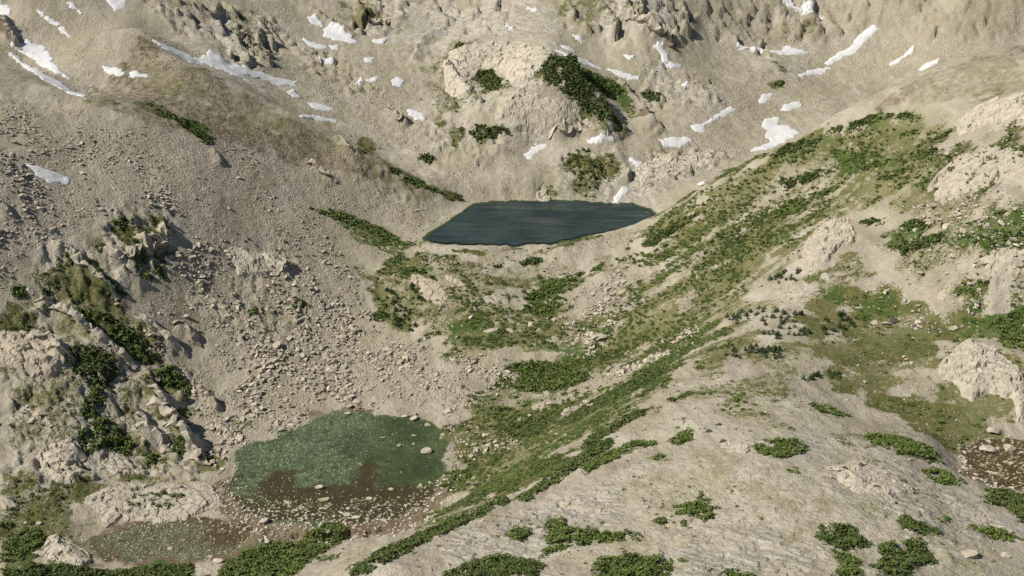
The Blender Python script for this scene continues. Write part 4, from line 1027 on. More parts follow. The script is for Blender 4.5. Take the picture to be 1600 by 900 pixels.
# stones that stand out in the photograph: x, y, half width in pixels, height ratio, dark?, label
KEY = [
 (664,708,12,.8,0,'largest pale boulder in the pond, at its right end'), (647,694,5,.6,0,'small white boulder in the pond left of the largest one, lower of two'), (647,681,5,.6,0,'small white boulder in the pond left of the largest one, upper of two'),
 (624,697,5.5,.6,0,'white boulder alone in the green part of the pond'), (598,684,5,.5,0,'low stone in the middle right of the pond'), (500,763,11,.5,0,'wide flat stone at the brown edge of the pond, largest there'), (505,781,10,.4,0,'long flat stone below the widest one in the brown shallows'),
 (575,780,8,.5,0,'flat stone in the brown shallows right of the middle'), (610,765,7,.5,0,'flat stone on the line where the brown shallows begin'), (657,761,8,.6,0,'pale stone at the right end of the brown shallows'), (543,805,9,.4,0,'upper of two long flat stones on the south shore of the pond'), (555,809,9,.4,0,'lower of two long flat stones on the south shore of the pond'),
 (450,786,8,.5,0,'flat stone at the left of the brown shallows'), (692,680,6,.6,0,'pale stone on the dark right shore of the pond'), (632,651,6,.7,0,'left stone of the row on the far shore of the pond'), (648,655,9,.6,0,'widest stone of the row on the far shore of the pond'), (667,665,7,.6,0,'stone at the right end of the row on the far shore'),
 (543,647,8,.6,0,'white stone on the far shore of the pond near its left bend'), (563,726,6,.4,0,'low stone breaking the surface at the pond middle'), (414,815,11,.5,0,'broad stone in the dark mud between pond and cobbled pool'), (555,840,9,.6,0,'pale stone on the bank beside the near shore thicket'),
 (340,877,11,.6,0,'pale boulder at the foot of the near shore thicket'), (327,871,8,.5,0,'stone left of the boulder by the thicket'), (265,858,6,.5,0,'white stone in the cobbled pool'), (59,819,7,.6,0,'round white stone with a dark centre on the bottom left grass'),
 (1367,505,9,.5,0,'low pale boulder in the meadow left of the one with the shadow block'), (1383,507,10,.7,0,'pale boulder in the meadow touching its shadow block'), (1395,504,9,.9,1,'dark block put in for the shadow of the pale meadow boulder'), (1490,514,11,.6,0,'pale boulder in the meadow above the cracked outcrop'),  # dark meadow block added in place of the pale boulder's shadow
 (1012,338,9,.9,1,'dark red block on the ridge right of the lake'), (1000,341,8,.6,0,'pale boulder left of the dark red block by the lake'), (1107,675,6,.8,1,'largest dark red boulder on the pale knoll'), (1123,664,6,.8,1,'upper dark red boulder on the pale knoll'), (1129,691,6,.9,1,'lowest dark red boulder on the pale knoll'), (1150,670,3.5,.8,1,'smallest dark red boulder on the pale knoll'),
 (1051,754,6,.5,0,'pale stone alone in the middle of the pale knoll'), (1011,793,6,.6,0,'pale stone above the shrubs in the knoll foreground'), (1540,703,16,.5,0,'long white stone at the brown pool, left one'), (1577,702,17,.5,0,'longest white stone at the brown pool, right one'), (1551,740,9,.4,0,'low stone at the bottom of the brown pool'), (1550,675,14,.7,0,'pale block above the brown pool'), (1570,869,12,.6,0,'pale block near the bottom right corner'), (1515,868,24,.35,0,'long white slab of stone left of the bottom right corner'),
 (1046,71,7,.8,1,'dark boulder on the far talus right of the dome'), (878,436,10,.7,0,'pale boulder ringed by dark gaps in the green hollow below the lake'), (767,517,12,.4,0,'left of two flat pale stones below the talus bank'), (795,517,9,.4,0,'right of two flat pale stones below the talus bank'), (790,583,9,.6,0,'pale angular stone above the shrubs on the valley floor'),
 (886,680,6,.8,0,'white stone beside the dark bush on the slope right of the pond'), (857,683,5,.9,1,'dark brown boulder under the dark bush right of the pond'), (748,758,11,.6,1,'dark brown hump on the grass right of the pond'), (769,756,5,.7,1,'small dark hump beside the larger one right of the pond'), (708,625,12,.5,0,'long pale boulder with a dark cleft above the pond'), (700,643,12,.6,0,'pale block on the slope above the right end of the pond'),
 (940,530,12,.7,0,'pale ledge boulder with a black shadow in the slope middle'), (290,495,7,.8,0,'white boulder left below the oval slab'), (307,518,5,.8,0,'small white boulder right of the shadowed cleft below the oval slab'), (417,573,12,.4,0,'flat long boulder in the lower talus'), (322,491,5,.8,0,'round boulder perched on the oval slab'), (79,566,6,.9,0,'round boulder on the big grey outcrop at the left'),
 (305,310,5,.8,0,'brown boulder on the upper talus'), (1163,442,7,.6,0,'pale stone in the shrubs left of the sandy patch'), (982,416,8,.6,0,'white stone at the head of the talus tongue on the slope'),
]
for (px, py, hw, hr, dk, lab) in KEY:
    x, y, t = cast(np.array([px]), np.array([py]), Z)
    s_ = hw * float(t[0]) / FPX
    boulder(float(x[0]), float(y[0]), s_, s_ * rng.uniform(.75, 1.0), s_ * hr * 0.95, rng.uniform(-.4, .4), lab, None, bool(dk))

# the many others, by place: outline, count, half-size range in metres, label
def sample_in(w, n, seed=None):
    g = rng if seed is None else np.random.default_rng(seed)
    lo, hi = w.min(0), w.max(0); out = []
    while len(out) < n:
        q = g.uniform(lo, hi, (max(64, n * 3), 2))
        q = q[sdf(q[:, 0], q[:, 1], w) < 0]
        out += list(q)
    return np.array(out[:n])

MANY = [
 ([(400,480),(520,420),(620,520),(690,570),(660,630),(540,625),(420,660),(350,620),(350,540)], 55, .9, 2.2, 'pale boulder among the lower talus above the pond', 'boulders of the lower left talus'),
 ([(0,170),(150,190),(350,240),(420,330),(300,330),(150,320),(0,380)], 30, 1.0, 2.2, 'pale boulder on the high talus slope at the left', 'boulders of the high left talus'),
 ([(885,480),(935,424),(985,428),(990,480),(900,540)], 14, .9, 1.9, 'pale boulder in the talus tongue on the right slope below the lake', 'boulders of the right talus tongue'),
 ([(360,800),(440,822),(540,826),(640,805),(690,760),(680,790),(620,820),(520,840),(400,850)], 34, .6, 1.7, 'pale stone scattered along the muddy south shore of the pond', 'stones of the south shore'),
 ([(690,640),(720,650),(715,720),(700,740),(700,690)], 8, .6, 1.4, 'pale stone scattered along the right shore of the pond', 'stones of the right shore'),
 ([(1300,450),(1480,430),(1560,460),(1500,500),(1440,520),(1320,470)], 26, .6, 1.6, 'small white stone in the upper meadow', 'stones of the upper meadow'),
 ([(1300,560),(1450,520),(1440,590),(1460,640),(1380,620)], 22, .5, 1.2, 'small white stone in the lower meadow', 'stones of the lower meadow'),
 ([(1440,340),(1600,300),(1600,430),(1480,440)], 30, .8, 1.8, 'pale block in the stony ground at the far right', 'blocks of the right slope'),
 ([(700,570),(800,600),(900,690),(800,740),(720,740),(720,660)], 34, .6, 1.6, 'pale stone in the grass on the slope right of the pond', 'stones of the slope right of the pond'),
 ([(20,600),(110,640),(80,700),(20,680)], 14, .8, 2.0, 'pale block on the broken crag at the left edge', 'blocks of the left crag'),
 ([(10,740),(90,740),(120,800),(60,840),(10,830)], 16, .6, 1.5, 'white stone on the grass in the bottom left', 'stones of the bottom left grass'),
]
for poly, n, a, c, lab, grp in MANY:
    w = WP(poly)
    for (x, y) in sample_in(w, n):
        s_ = a + (c * 1.35 - a) * rng.random() ** 3.0
        boulder(x, y, s_, s_ * rng.uniform(.7, 1.0), s_ * rng.uniform(.55, .9), rng.uniform(0, 6.28), lab, grp)

# ------------------------------------------------------------------ scattered stuff: one object each, points that carry stones or tufts
def scatter(name, pts, scale, rot, src, label):
    me_ = bpy.data.meshes.new(name)
    me_.vertices.add(len(pts)); me_.vertices.foreach_set('co', np.asarray(pts, np.float32).ravel())
    a = me_.attributes.new('sc', 'FLOAT_VECTOR', 'POINT'); a.data.foreach_set('vector', np.asarray(scale, np.float32).ravel())
    a = me_.attributes.new('ro', 'FLOAT_VECTOR', 'POINT'); a.data.foreach_set('vector', np.asarray(rot, np.float32).ravel())
    o = link(name, me_)
    ng = bpy.data.node_groups.new(name + '_nodes', 'GeometryNodeTree')
    ng.interface.new_socket('Geometry', in_out='INPUT', socket_type='NodeSocketGeometry'); ng.interface.new_socket('Geometry', in_out='OUTPUT', socket_type='NodeSocketGeometry')
    N = ng.nodes.new; Lk = ng.links.new
    gi, go = N('NodeGroupInput'), N('NodeGroupOutput')
    ip = N('GeometryNodeInstanceOnPoints'); oi = N('GeometryNodeObjectInfo'); oi.inputs[0].default_value = src
    sc = N('GeometryNodeInputNamedAttribute'); sc.data_type = 'FLOAT_VECTOR'; sc.inputs[0].default_value = 'sc'
    ro = N('GeometryNodeInputNamedAttribute'); ro.data_type = 'FLOAT_VECTOR'; ro.inputs[0].default_value = 'ro'
    er = N('FunctionNodeEulerToRotation')
    Lk(gi.outputs[0], ip.inputs['Points']); Lk(oi.outputs['Geometry'], ip.inputs['Instance']); Lk(sc.outputs[0], ip.inputs['Scale'])
    Lk(ro.outputs[0], er.inputs[0]); Lk(er.outputs[0], ip.inputs['Rotation']); Lk(ip.outputs[0], go.inputs[0])
    md = o.modifiers.new('scatter', 'NODES'); md.node_group = ng
    o['kind'] = 'stuff'; o['label'] = label
    return o

def view_points(n, seed, rmin=230, rmax=1000):
    """points spread evenly over the ground of the valley"""
    g = np.random.default_rng(seed)
    r = np.sqrt(g.uniform(rmin ** 2, rmax ** 2, n)); a = g.uniform(R(-31), R(31), n)
    return r * np.sin(a), r * np.cos(a)

def hidden_src(name, me_):
    return bpy.data.objects.new(name, me_)       # shape only, not linked to the scene

for kx in range(3):
    x, y = view_points(150000, 800 + kx, rmax=900)
    t_ = cover_at(T_, x, y); g_ = np.maximum(cover_at(G_, x, y), cover_at(L_, x, y)); s_ = cover_at(S_, x, y)
    fall = fbm((.6 * x - .8 * y) * .011, (.8 * x + .6 * y) * .055, 4, 78)
    clump = .45 * fbm(x * .07, y * .07, 3, 77) + .55 * fall
    dens = (t_ * (0.10 + 0.5 * sstep(640, 560, y) + 1.25 * sstep(.42, .6, clump)) + 0.15) * (1 - 0.5 * g_) * (1 - 0.75 * s_ * (t_ < .3))
    k = (np.random.default_rng(5 + kx).random(len(x)) < dens * 0.42) & ~in_water(x, y, 0.5)
    x, y = x[k], y[k]; g = np.random.default_rng(15 + kx); n = len(x)
    big = t_[k] * 0.7 + 0.3
    sz = (0.28 + 2.0 * g.random(n) ** (6.0 - 2.2 * sstep(640, 560, y))) * big * (0.55 + 1.0 * sstep(.4, .62, clump[k])) * (1.15 - 0.68 * sstep(560, 680, y))
    scl = np.stack([sz, sz * g.uniform(.6, 1, n), sz * g.uniform(.6, 1, n)], -1)
    rot = np.stack([g.uniform(-.5, .5, n), g.uniform(-.5, .5, n), g.uniform(0, 6.28, n)], -1)
    src = rock_mesh('scree_stone', 2, 140 + kx, 0.7, 9, .3, .62); src.materials.append(M_TAL)
    scatter('scree', np.stack([x, y, hz(x, y) + sz * .22], -1), scl, rot, hidden_src('scree_stone_shape', src), 'loose pale scree stones strewn over the slopes')

# cobbles on the beds and rims of the ponds
xs, ys, zs = [], [], []
for nm, n in (('pond', 2600), ('puddle', 900), ('tarn', 500)):
    w, zw = WATER[nm]; c = w.mean(0)
    q = sample_in(c + (w - c) * 1.05, n, 33)
    if nm == 'pond':
        keep = np.random.default_rng(3).random(n) < np.where(q[:, 0] > c[0] + 12, .25, 1.0)
        q = q[keep]
    xs.append(q[:, 0]); ys.append(q[:, 1])
x, y = np.concatenate(xs), np.concatenate(ys); g = np.random.default_rng(44); n = len(x)
sz = 0.2 + 0.75 * g.random(n) ** 3
sz = np.where((y < on_level(500, 770, 0)[1]) & (x < 60) & (y > on_level(500, 835, 0)[1]), sz * 1.25 + .08, sz)
src = rock_mesh('cobble', 2, 170, 0.6, 9); src.materials.append(M_ROCK)
scatter('pond_cobbles', np.stack([x, y, hz(x, y) + sz * .05], -1), np.stack([sz, sz * .8, sz * .7], -1), np.stack([g.uniform(-.3, .3, n), g.uniform(-.3, .3, n), g.uniform(0, 6.28, n)], -1), hidden_src('cobble_shape', src), 'small stones on the beds and shores of the ponds')

# stones of the brown margin
q = sample_in(WP([(338,750),(372,748),(420,785),(520,800),(640,785),(700,745),(708,690),(700,660),(722,680),(722,740),(702,790),(655,826),(560,846),(480,850),(420,850),(385,838),(350,818),(332,792)], step=8), 2300, 71)
q = np.concatenate([q, sample_in(WP([(1495,690),(1600,675),(1610,770),(1560,765),(1500,735)], step=8), 520, 72)])
x, y = q[:, 0], q[:, 1]; g = np.random.default_rng(73); n = len(x)
sz = 0.24 + 1.1 * g.random(n) ** 3.2
src = rock_mesh('shore_stone', 2, 171, 0.6, 9, .35, .7); src.materials.append(M_ROCK)
scatter('shore_stones', np.stack([x, y, hz(x, y) + sz * .2], -1), np.stack([sz * 1.2, sz * .85, sz * .7], -1), np.stack([g.uniform(-.3, .3, n), g.uniform(-.3, .3, n), g.uniform(0, 6.28, n)], -1), hidden_src('shore_stone_shape', src), 'pale stones strewn over the brown pond margins')

# ------------------------------------------------------------------ shrubs
def leaf_quads(c, size, g, up=0.55):
    """one ragged leaf spray (a quad bent along its middle is not needed at this size) per centre"""
    n = len(c)
    nrm = g.normal(size=(n, 3)); nrm[:, 2] = abs(nrm[:, 2]) + up; nrm /= np.linalg.norm(nrm, axis=1)[:, None]
    a = g.normal(size=(n, 3)); a -= (a * nrm).sum(1)[:, None] * nrm; a /= np.linalg.norm(a, axis=1)[:, None]
    b = np.cross(nrm, a)
    s_ = size[:, None]
    k = g.uniform(.35, .8, (n, 1))
    v = np.stack([c - a * s_ - b * s_ * .12, c - b * s_ * k, c + a * s_, c + b * s_ * k * g.uniform(.6, 1.2, (n, 1))], 1)
    return v.reshape(-1, 3), np.arange(n * 4).reshape(n, 4)

def shrub(lab, w, h, mat, grp, seed, dens=5.0, cell=4.0):
    g = np.random.default_rng(seed)
    ctr = w.mean(0); area = 0.5 * abs(np.dot(w[:, 0], np.roll(w[:, 1], 1)) - np.dot(w[:, 1], np.roll(w[:, 0], 1)))
    dist = math.hypot(*ctr)
    leaf = 0.00105 * dist + 0.12
    n = int(min(7500, max(90, area * dens * (0.48 / leaf) ** 1.3)))
    lo, hi = w.min(0) - 2, w.max(0) + 2
    q = g.uniform(lo, hi, (int(n * 2.2 * np.prod(hi - lo) / max(area, 1)) + 50, 2))
    d = sdf(q[:, 0], q[:, 1], w) + (fbm(q[:, 0] * .35, q[:, 1] * .35, 3, seed) - .5) * 4.2
    hole = fbm(q[:, 0] * .3, q[:, 1] * .3, 3, seed + 4) < (.26 if grp == K_ or dist < 470 else .35) + .10 * g.random(len(q))
    ok = (d < 0) & ~hole & (g.random(len(q)) < .35 + .65 * sstep(0, 1.6, -d))
    q, d = q[ok], d[ok]
    q, d = q[:n], d[:n]
    if len(q) < 8: return None
    f1, f2, idv = worley(q[:, 0] / cell, q[:, 1] / cell, seed + 1)
    prof = sstep(0, min(2.2, h * 1.3), -d)
    top = h * (0.25 + 0.75 * prof) * (0.35 + 0.75 * sstep(.95, .1, f1)) * (0.7 + 0.6 * idv)
    keep = g.random(len(q)) < np.where((f1 > .85) & (idv < .35), .3, 1.0)
    q, top = q[keep], top[keep]
    zz = hz(q[:, 0], q[:, 1])
    c0 = np.array([ctr[0], ctr[1], hz(ctr[0:1], ctr[1:2])[0]])
    hgt = top * (0.45 + 0.55 * g.random(len(q)) ** .5)
    cen = np.stack([q[:, 0], q[:, 1], zz + hgt], -1) - c0
    co, f = leaf_quads(cen, leaf * g.uniform(.7, 1.5, len(q)), g)
    root = bpy.data.objects.new('mountain_shrub', None); COL.objects.link(root); root.location = c0
    link('foliage', mesh_from('foliage', co, f), mat, root)
    # dense twiggy mat under the outer leaves
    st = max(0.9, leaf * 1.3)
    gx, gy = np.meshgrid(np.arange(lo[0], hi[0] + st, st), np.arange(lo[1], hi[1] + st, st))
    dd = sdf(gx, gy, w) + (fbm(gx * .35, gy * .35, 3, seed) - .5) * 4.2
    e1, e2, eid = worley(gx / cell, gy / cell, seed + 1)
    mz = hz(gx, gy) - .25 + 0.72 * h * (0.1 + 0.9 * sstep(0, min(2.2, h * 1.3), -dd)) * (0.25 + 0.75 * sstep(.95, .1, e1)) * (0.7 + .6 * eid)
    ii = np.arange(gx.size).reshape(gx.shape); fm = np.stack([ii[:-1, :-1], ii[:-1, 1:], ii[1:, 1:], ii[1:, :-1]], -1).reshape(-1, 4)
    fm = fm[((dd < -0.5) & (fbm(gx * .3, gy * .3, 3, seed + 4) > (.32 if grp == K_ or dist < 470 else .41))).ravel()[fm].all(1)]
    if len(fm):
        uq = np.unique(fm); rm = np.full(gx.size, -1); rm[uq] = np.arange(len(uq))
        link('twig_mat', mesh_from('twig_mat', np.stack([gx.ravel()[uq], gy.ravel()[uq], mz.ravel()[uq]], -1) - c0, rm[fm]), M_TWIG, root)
    # branching stems under the leaves
    m = max(6, min(160, int(area / 5)))
    k = g.choice(len(q), min(m, len(q)), replace=False)
    base = np.stack([q[k, 0] + g.normal(0, .5, len(k)), q[k, 1] + g.normal(0, .5, len(k)), zz[k] - .15], -1) - c0
    tip = cen[k]; r0 = 0.05 + 0.03 * g.random(len(k))
    vs, fs = [], []
    for i in range(len(k)):
        for j in range(3):
            an = j * 2.094
            vs.append(base[i] + (math.cos(an) * r0[i], math.sin(an) * r0[i], 0))
        for j in range(3):
            an = j * 2.094
            vs.append(tip[i] + (math.cos(an) * r0[i] * .4, math.sin(an) * r0[i] * .4, 0))
        o6 = i * 6
        fs += [(o6, o6 + 1, o6 + 4, o6 + 3), (o6 + 1, o6 + 2, o6 + 5, o6 + 4), (o6 + 2, o6, o6 + 3, o6 + 5)]
    link('stems', mesh_from('stems', np.array(vs), np.array(fs)), M_WOOD, root)['kind'] = 'stuff'
    tag(root, lab, 'shrub', grp)
    return root

M_TWIG = plain_material('dark_twigs', (0.06, 0.07, 0.022), 0.95, 0.4)  # dark green-brown mat that closes the gaps between leaves
K_, H_, V_ = 'shrubs on the pale knoll', 'shrubs on the right slope', 'shrubs of the left crags'
SHRUBS = [
 (1, 1.8, 'broad bright thicket along the near shore of the pond', [(335,905),(350,877),(400,856),(470,845),(510,828),(540,829),(546,840),(520,856),(492,870),(472,890),(455,905)], None),
 (0, 1.6, 'dark thicket filling the bottom left corner', [(0,890),(40,880),(110,883),(180,888),(250,880),(300,880),(300,905),(0,905)], None),
 (1, 1.3, 'bright green shrub at the left edge above the corner thicket', [(0,850),(30,828),(60,825),(80,840),(60,858),(30,875),(0,880)], None),
 (0, 1.7, 'dark oval shrub on the low slab left of the pond', [(190,787),(210,773),(240,771),(285,771),(290,780),(270,800),(235,796),(210,798)], None),
 (1, 2.2, 'wide bumpy bush on the left crag above the striped slab', [(122,684),(138,660),(170,654),(200,678),(217,700),(200,713),(160,706),(130,712)], V_),
 (0, 1.8, 'small bush left below the wide bumpy bush, left crag', [(85,735),(100,725),(130,722),(140,732),(118,745),(95,746)], V_),
 (1, 2.0, 'tall narrow bush above the wide bumpy bush', [(125,655),(130,625),(142,600),(160,605),(165,630),(150,655)], V_),
 (0, 2.2, 'dark bush mass right of the big grey outcrop', [(104,548),(130,545),(160,552),(185,568),(190,590),(165,604),(130,600),(118,585)], V_),
 (1, 1.9, 'long bright shrub band along the upper left rock step', [(75,477),(120,482),(160,492),(200,513),(235,540),(220,552),(180,545),(140,515),(100,492)], V_),
 (1, 2.2, 'rounded bright bush at the lower end of the left shrub band', [(235,580),(262,575),(290,590),(306,612),(296,625),(268,618),(245,600)], V_),
 (0, 1.8, 'dark bush between the shrub band and the rounded bush', [(175,520),(200,518),(222,535),(245,562),(225,572),(200,556)], V_),
 (1, 1.6, 'bush on the slope at the left edge above the shrub band', [(15,450),(30,441),(45,450),(42,466),(20,466)], V_),
 (0, 1.6, 'bush right of the leftmost one, in the striped rocks', [(62,455),(80,447),(88,462),(72,470)], V_),
 (0, 1.8, 'shrub beside the long rock fin under the left crag', [(262,690),(280,685),(298,705),(290,717),(268,712)], V_),
 (1, 1.4, 'leafy patch in the gap below the striped slab', [(220,715),(248,708),(262,720),(240,730),(222,728)], V_),
 (0, 1.8, 'dark shrub high in the crag with the shadowed notch', [(178,345),(196,333),(212,340),(205,355),(188,358)], V_),
 (1, 1.6, 'green shrub left of the crag with the shadowed notch', [(145,385),(165,372),(172,388),(155,396)], V_),
 (1, 1.6, 'green shrub belt below the crag with the shadowed notch', [(215,420),(240,410),(262,425),(255,436),(225,438)], V_),
 (0, 1.5, 'long shrub tongue between the rock fins above the shrub band', [(130,398),(150,410),(175,440),(205,462),(190,465),(160,445),(138,420)], V_),
 (1, 1.4, 'bush in the pale striped rocks at the far left middle', [(85,405),(105,398),(118,415),(112,432),(92,428)], V_),
 # valley floor
 (1, 1.2, 'green shrub ring on the upper side of the flat slab below the lake', [(626,430),(640,418),(665,422),(688,440),(684,446),(664,430),(645,427),(634,436)], None),
 (1, 0.9, 'curved shrub line along the left ridge foot by the lake', [(480,326),(520,329),(560,340),(600,358),(638,382),(630,388),(600,374),(560,356),(520,344)], None),
 (1, 1.2, 'green shrub patch in the hollow below the lake', [(818,478),(840,466),(870,460),(885,470),(862,490),(832,494)], None),
 (1, 1.4, 'bright shrub bank at the head of the green hollow', [(815,468),(850,445),(880,432),(915,424),(900,440),(870,455),(845,470)], None),
 (0, 1.3, 'oval shrub on the pale lip below the lake, right one', [(808,406),(830,400),(850,404),(840,413),(815,414)], None),
 (0, 1.1, 'small shrub on the pale lip below the lake, left one', [(770,415),(783,409),(787,413),(775,419)], None),
 (0, 1.6, 'dark bush above the pale ledge on the slope right of the pond', [(780,672),(800,662),(830,650),(856,652),(852,672),(835,684),(800,684)], None),
 (1, 1.5, 'shrubby green belt on the valley floor right of the talus', [(785,575),(830,560),(880,570),(920,580),(905,600),(860,612),(810,612),(790,600)], None),
 (1, 1.4, 'small bright bush left end of the pale flat rock', [(770,640),(790,632),(800,640),(780,645)], None),
 (1, 1.3, 'bright patch below the pale flat rock right of the pond', [(838,650),(862,645),(865,655),(845,660)], None),
 (0, 1.5, 'dark clump right of the green belt on the slope', [(900,585),(918,578),(926,590),(910,598)], None),
 (0, 1.2, 'shrub streak on the left talus foot beside the conifers', [(578,490),(600,480),(612,492),(595,502),(580,500)], None),
 (1, 1.1, 'small green tuft patch in the left talus, upper one', [(448,474),(466,470),(484,478),(470,486),(455,484)], None),
 (1, 1.1, 'small green tuft patch in the left talus, left one', [(380,485),(400,480),(410,490),(395,497)], None),
 # ridge edge strips
 (0, 1.5, 'long dark shrub strip along the near ridge edge beside the pond', [(545,885),(600,860),(660,833),(720,806),(790,776),(800,786),(740,812),(680,842),(620,872),(575,900),(545,902)], None),
 (0, 1.5, 'dark shrub strip on the ridge edge right of the long one', [(800,780),(850,745),(895,716),(935,690),(960,682),(950,700),(915,725),(875,752),(820,788)], None),
 (1, 1.3, 'mixed shrub strip on the ridge top below the edge strip', [(905,730),(940,708),(985,688),(1030,688),(1030,695),(990,704),(950,725),(915,742)], None),
 (0, 1.5, 'leafy arc of shrub curving over the near ridge edge', [(908,697),(925,675),(960,655),(1000,642),(1032,637),(1030,645),(990,657),(960,674),(930,692),(912,702)], None),
 (0, 1.5, 'shrub belt on the hidden flank above the leafy arc', [(880,655),(930,622),(980,600),(1030,572),(1045,580),(1000,606),(940,636),(895,660)], H_),
 (1, 1.2, 'small shrub pair left of the dark red boulders, lower one', [(1040,690),(1055,680),(1075,678),(1080,688),(1062,698),(1045,697)], K_),
 (1, 1.0, 'slim shrub above the small pair on the knoll top', [(1062,676),(1075,670),(1085,671),(1078,680)], K_),
 (1, 1.0, 'slender green streak on the crest of the pale knoll', [(1038,628),(1055,620),(1080,613),(1090,612),(1070,622),(1050,629)], K_),
 (1, 0.9, 'little shrub on the knoll between streak and shrub pair', [(1008,716),(1022,711),(1038,713),(1026,723)], K_),
 (1, 1.5, 'wide rounded shrub in the middle of the pale knoll', [(1048,786),(1075,782),(1100,781),(1122,793),(1122,804),(1100,811),(1076,805),(1055,802)], K_),
 (1, 1.1, 'small oval shrub left of the wide rounded one', [(1016,815),(1028,808),(1045,811),(1040,821),(1022,822)], K_),
 (0, 1.0, 'small dark shrub just under the wide rounded one', [(1058,815),(1068,810),(1078,814),(1070,820)], K_),
 (1, 0.9, 'narrow shrub just above the wide rounded one', [(1082,773),(1095,771),(1108,778),(1095,781)], K_),
 (1, 1.9, 'sprawling shrub with two arms near the bottom edge', [(850,813),(885,811),(890,830),(920,824),(945,834),(1000,832),(1002,841),(960,846),(925,851),(900,856),(870,862),(842,872),(850,845)], K_),
 (1, 1.6, 'round shrub left of the sprawling one', [(790,838),(800,828),(822,826),(830,838),(820,847),(798,847)], K_),
 (0, 1.8, 'dark shrub at the bottom edge left of the sprawling one', [(690,895),(730,878),(780,868),(830,872),(850,885),(845,905),(690,905)], K_),
 (1, 1.9, 'big shrub at the bottom edge under the sprawling one', [(935,872),(965,868),(985,864),(1005,868),(1035,864),(1056,880),(1048,905),(930,905),(920,885)], K_),
 (1, 0.9, 'small tuft right of the big bottom shrub', [(1056,873),(1066,868),(1076,873),(1066,878)], K_),
 (1, 1.4, 'shrub cut by the bottom edge, middle of the knoll', [(1120,898),(1140,888),(1165,892),(1185,897),(1185,908),(1115,908)], K_),
 (1, 0.9, 'tuft left of the shrub cut by the bottom edge', [(1104,888),(1114,883),(1120,889),(1110,893)], K_),
 (1, 1.2, 'flat shrub on the ledge beside the brown boulders', [(1170,700),(1195,693),(1230,694),(1265,700),(1255,712),(1225,718),(1190,714)], K_),
 (1, 0.9, 'small tuft below the flat ledge shrub, right one', [(1230,737),(1243,732),(1256,738),(1244,743)], K_),
 (1, 1.0, 'thin wing-shaped shrub above the middle of the knoll', [(1262,631),(1290,632),(1315,640),(1334,648),(1310,648),(1280,642)], K_),
 (1, 1.6, 'long leaf-shaped shrub on the knoll side above the brown pool', [(1346,680),(1365,675),(1400,679),(1440,694),(1460,704),(1474,722),(1450,724),(1400,711),(1370,697)], K_),
 (1, 1.2, 'leaf-shaped shrub right below the long one', [(1430,732),(1455,731),(1485,741),(1512,755),(1485,759),(1460,753)], K_),
 (1, 0.8, 'olive tuft left of the smaller leaf-shaped shrub', [(1403,755),(1414,751),(1420,760),(1410,766)], K_),
 (0, 1.2, 'ragged shrub in the lower right of the knoll above the round pair', [(1398,815),(1420,809),(1445,824),(1480,829),(1472,838),(1440,839),(1410,829)], K_),
 (0, 1.6, 'large oval shrub, left of the bottom right pair', [(1271,830),(1285,822),(1325,824),(1350,839),(1364,855),(1330,863),(1300,859),(1280,851)], K_),
 (0, 1.8, 'largest fan-shaped shrub near the bottom right', [(1362,857),(1400,847),(1440,847),(1456,865),(1466,882),(1430,887),(1426,905),(1378,905),(1360,885),(1376,870)], K_),
 (1, 1.5, 'shrub at the bottom edge under the large oval one', [(1300,864),(1330,867),(1348,880),(1352,905),(1288,905),(1310,890)], K_),
 (0, 1.6, 'dark shrub at the right edge below the brown pool', [(1536,766),(1560,763),(1606,768),(1606,822),(1572,792),(1540,786)], K_),
 (1, 1.1, 'narrow green strip at the right edge below the dark shrub', [(1510,822),(1550,824),(1606,840),(1606,851),(1560,840)], K_),
 (1, 0.9, 'small tuft left of the narrow strip at the right edge', [(1465,812),(1478,808),(1490,814),(1476,818)], K_),
 # meadow and right slope
 (1, 1.8, 'tall bright thicket at the right edge of the meadow', [(1545,510),(1570,490),(1606,480),(1606,550),(1570,545),(1555,530)], None),
 (1, 1.2, 'green shrub in the stones above the meadow', [(1486,456),(1505,446),(1526,452),(1520,463),(1495,466)], H_),
 (1, 1.1, 'small round shrub right of the one above the meadow', [(1524,442),(1536,437),(1548,442),(1538,448)], H_),
 (0, 1.6, 'long dark shrub band above the meadow stones', [(1382,388),(1410,375),(1445,368),(1488,366),(1485,378),(1450,386),(1420,400),(1400,396)], H_),
 (0, 1.7, 'dark shrub band at the right edge above the stones', [(1515,385),(1550,372),(1606,350),(1606,375),(1570,390),(1535,395)], H_),
 (0, 1.5, 'dark shrub above the long band, right slope', [(1402,358),(1415,345),(1445,340),(1462,350),(1445,362),(1415,364)], H_),
 (0, 1.3, 'shrub pair right of the ribbed outcrop', [(1340,348),(1355,340),(1384,340),(1382,350),(1355,355)], H_),
 (1, 1.2, 'green lens above the furrowed outcrop shrubs', [(1400,208),(1412,203),(1436,202),(1426,213),(1406,214)], H_),
 (0, 1.5, 'dark shrub beside the furrowed outcrop', [(1452,220),(1470,208),(1488,203),(1484,216),(1465,223)], H_),
 (0, 1.3, 'small dark shrub in the furrowed outcrop', [(1498,203),(1510,196),(1522,196),(1510,207)], H_),
 (0, 1.5, 'dark jagged shrub in the middle of the right slope', [(1432,250),(1445,236),(1462,232),(1468,245),(1450,256)], H_),
 (1, 1.2, 'long green streak on the upper right slope, upper one', [(1312,255),(1340,244),(1372,242),(1365,250),(1330,259)], H_),
 (1, 1.2, 'long green streak on the upper right slope, lower one', [(1326,266),(1355,257),(1388,252),(1380,262),(1350,268)], H_),
 (1, 1.2, 'olive shrub streak left of the crumbly outcrop', [(1468,272),(1490,262),(1512,258),(1505,268),(1485,274)], H_),
 (1, 1.1, 'small green oval in the crumbly outcrop', [(1542,247),(1556,241),(1580,243),(1572,251),(1550,252)], H_),
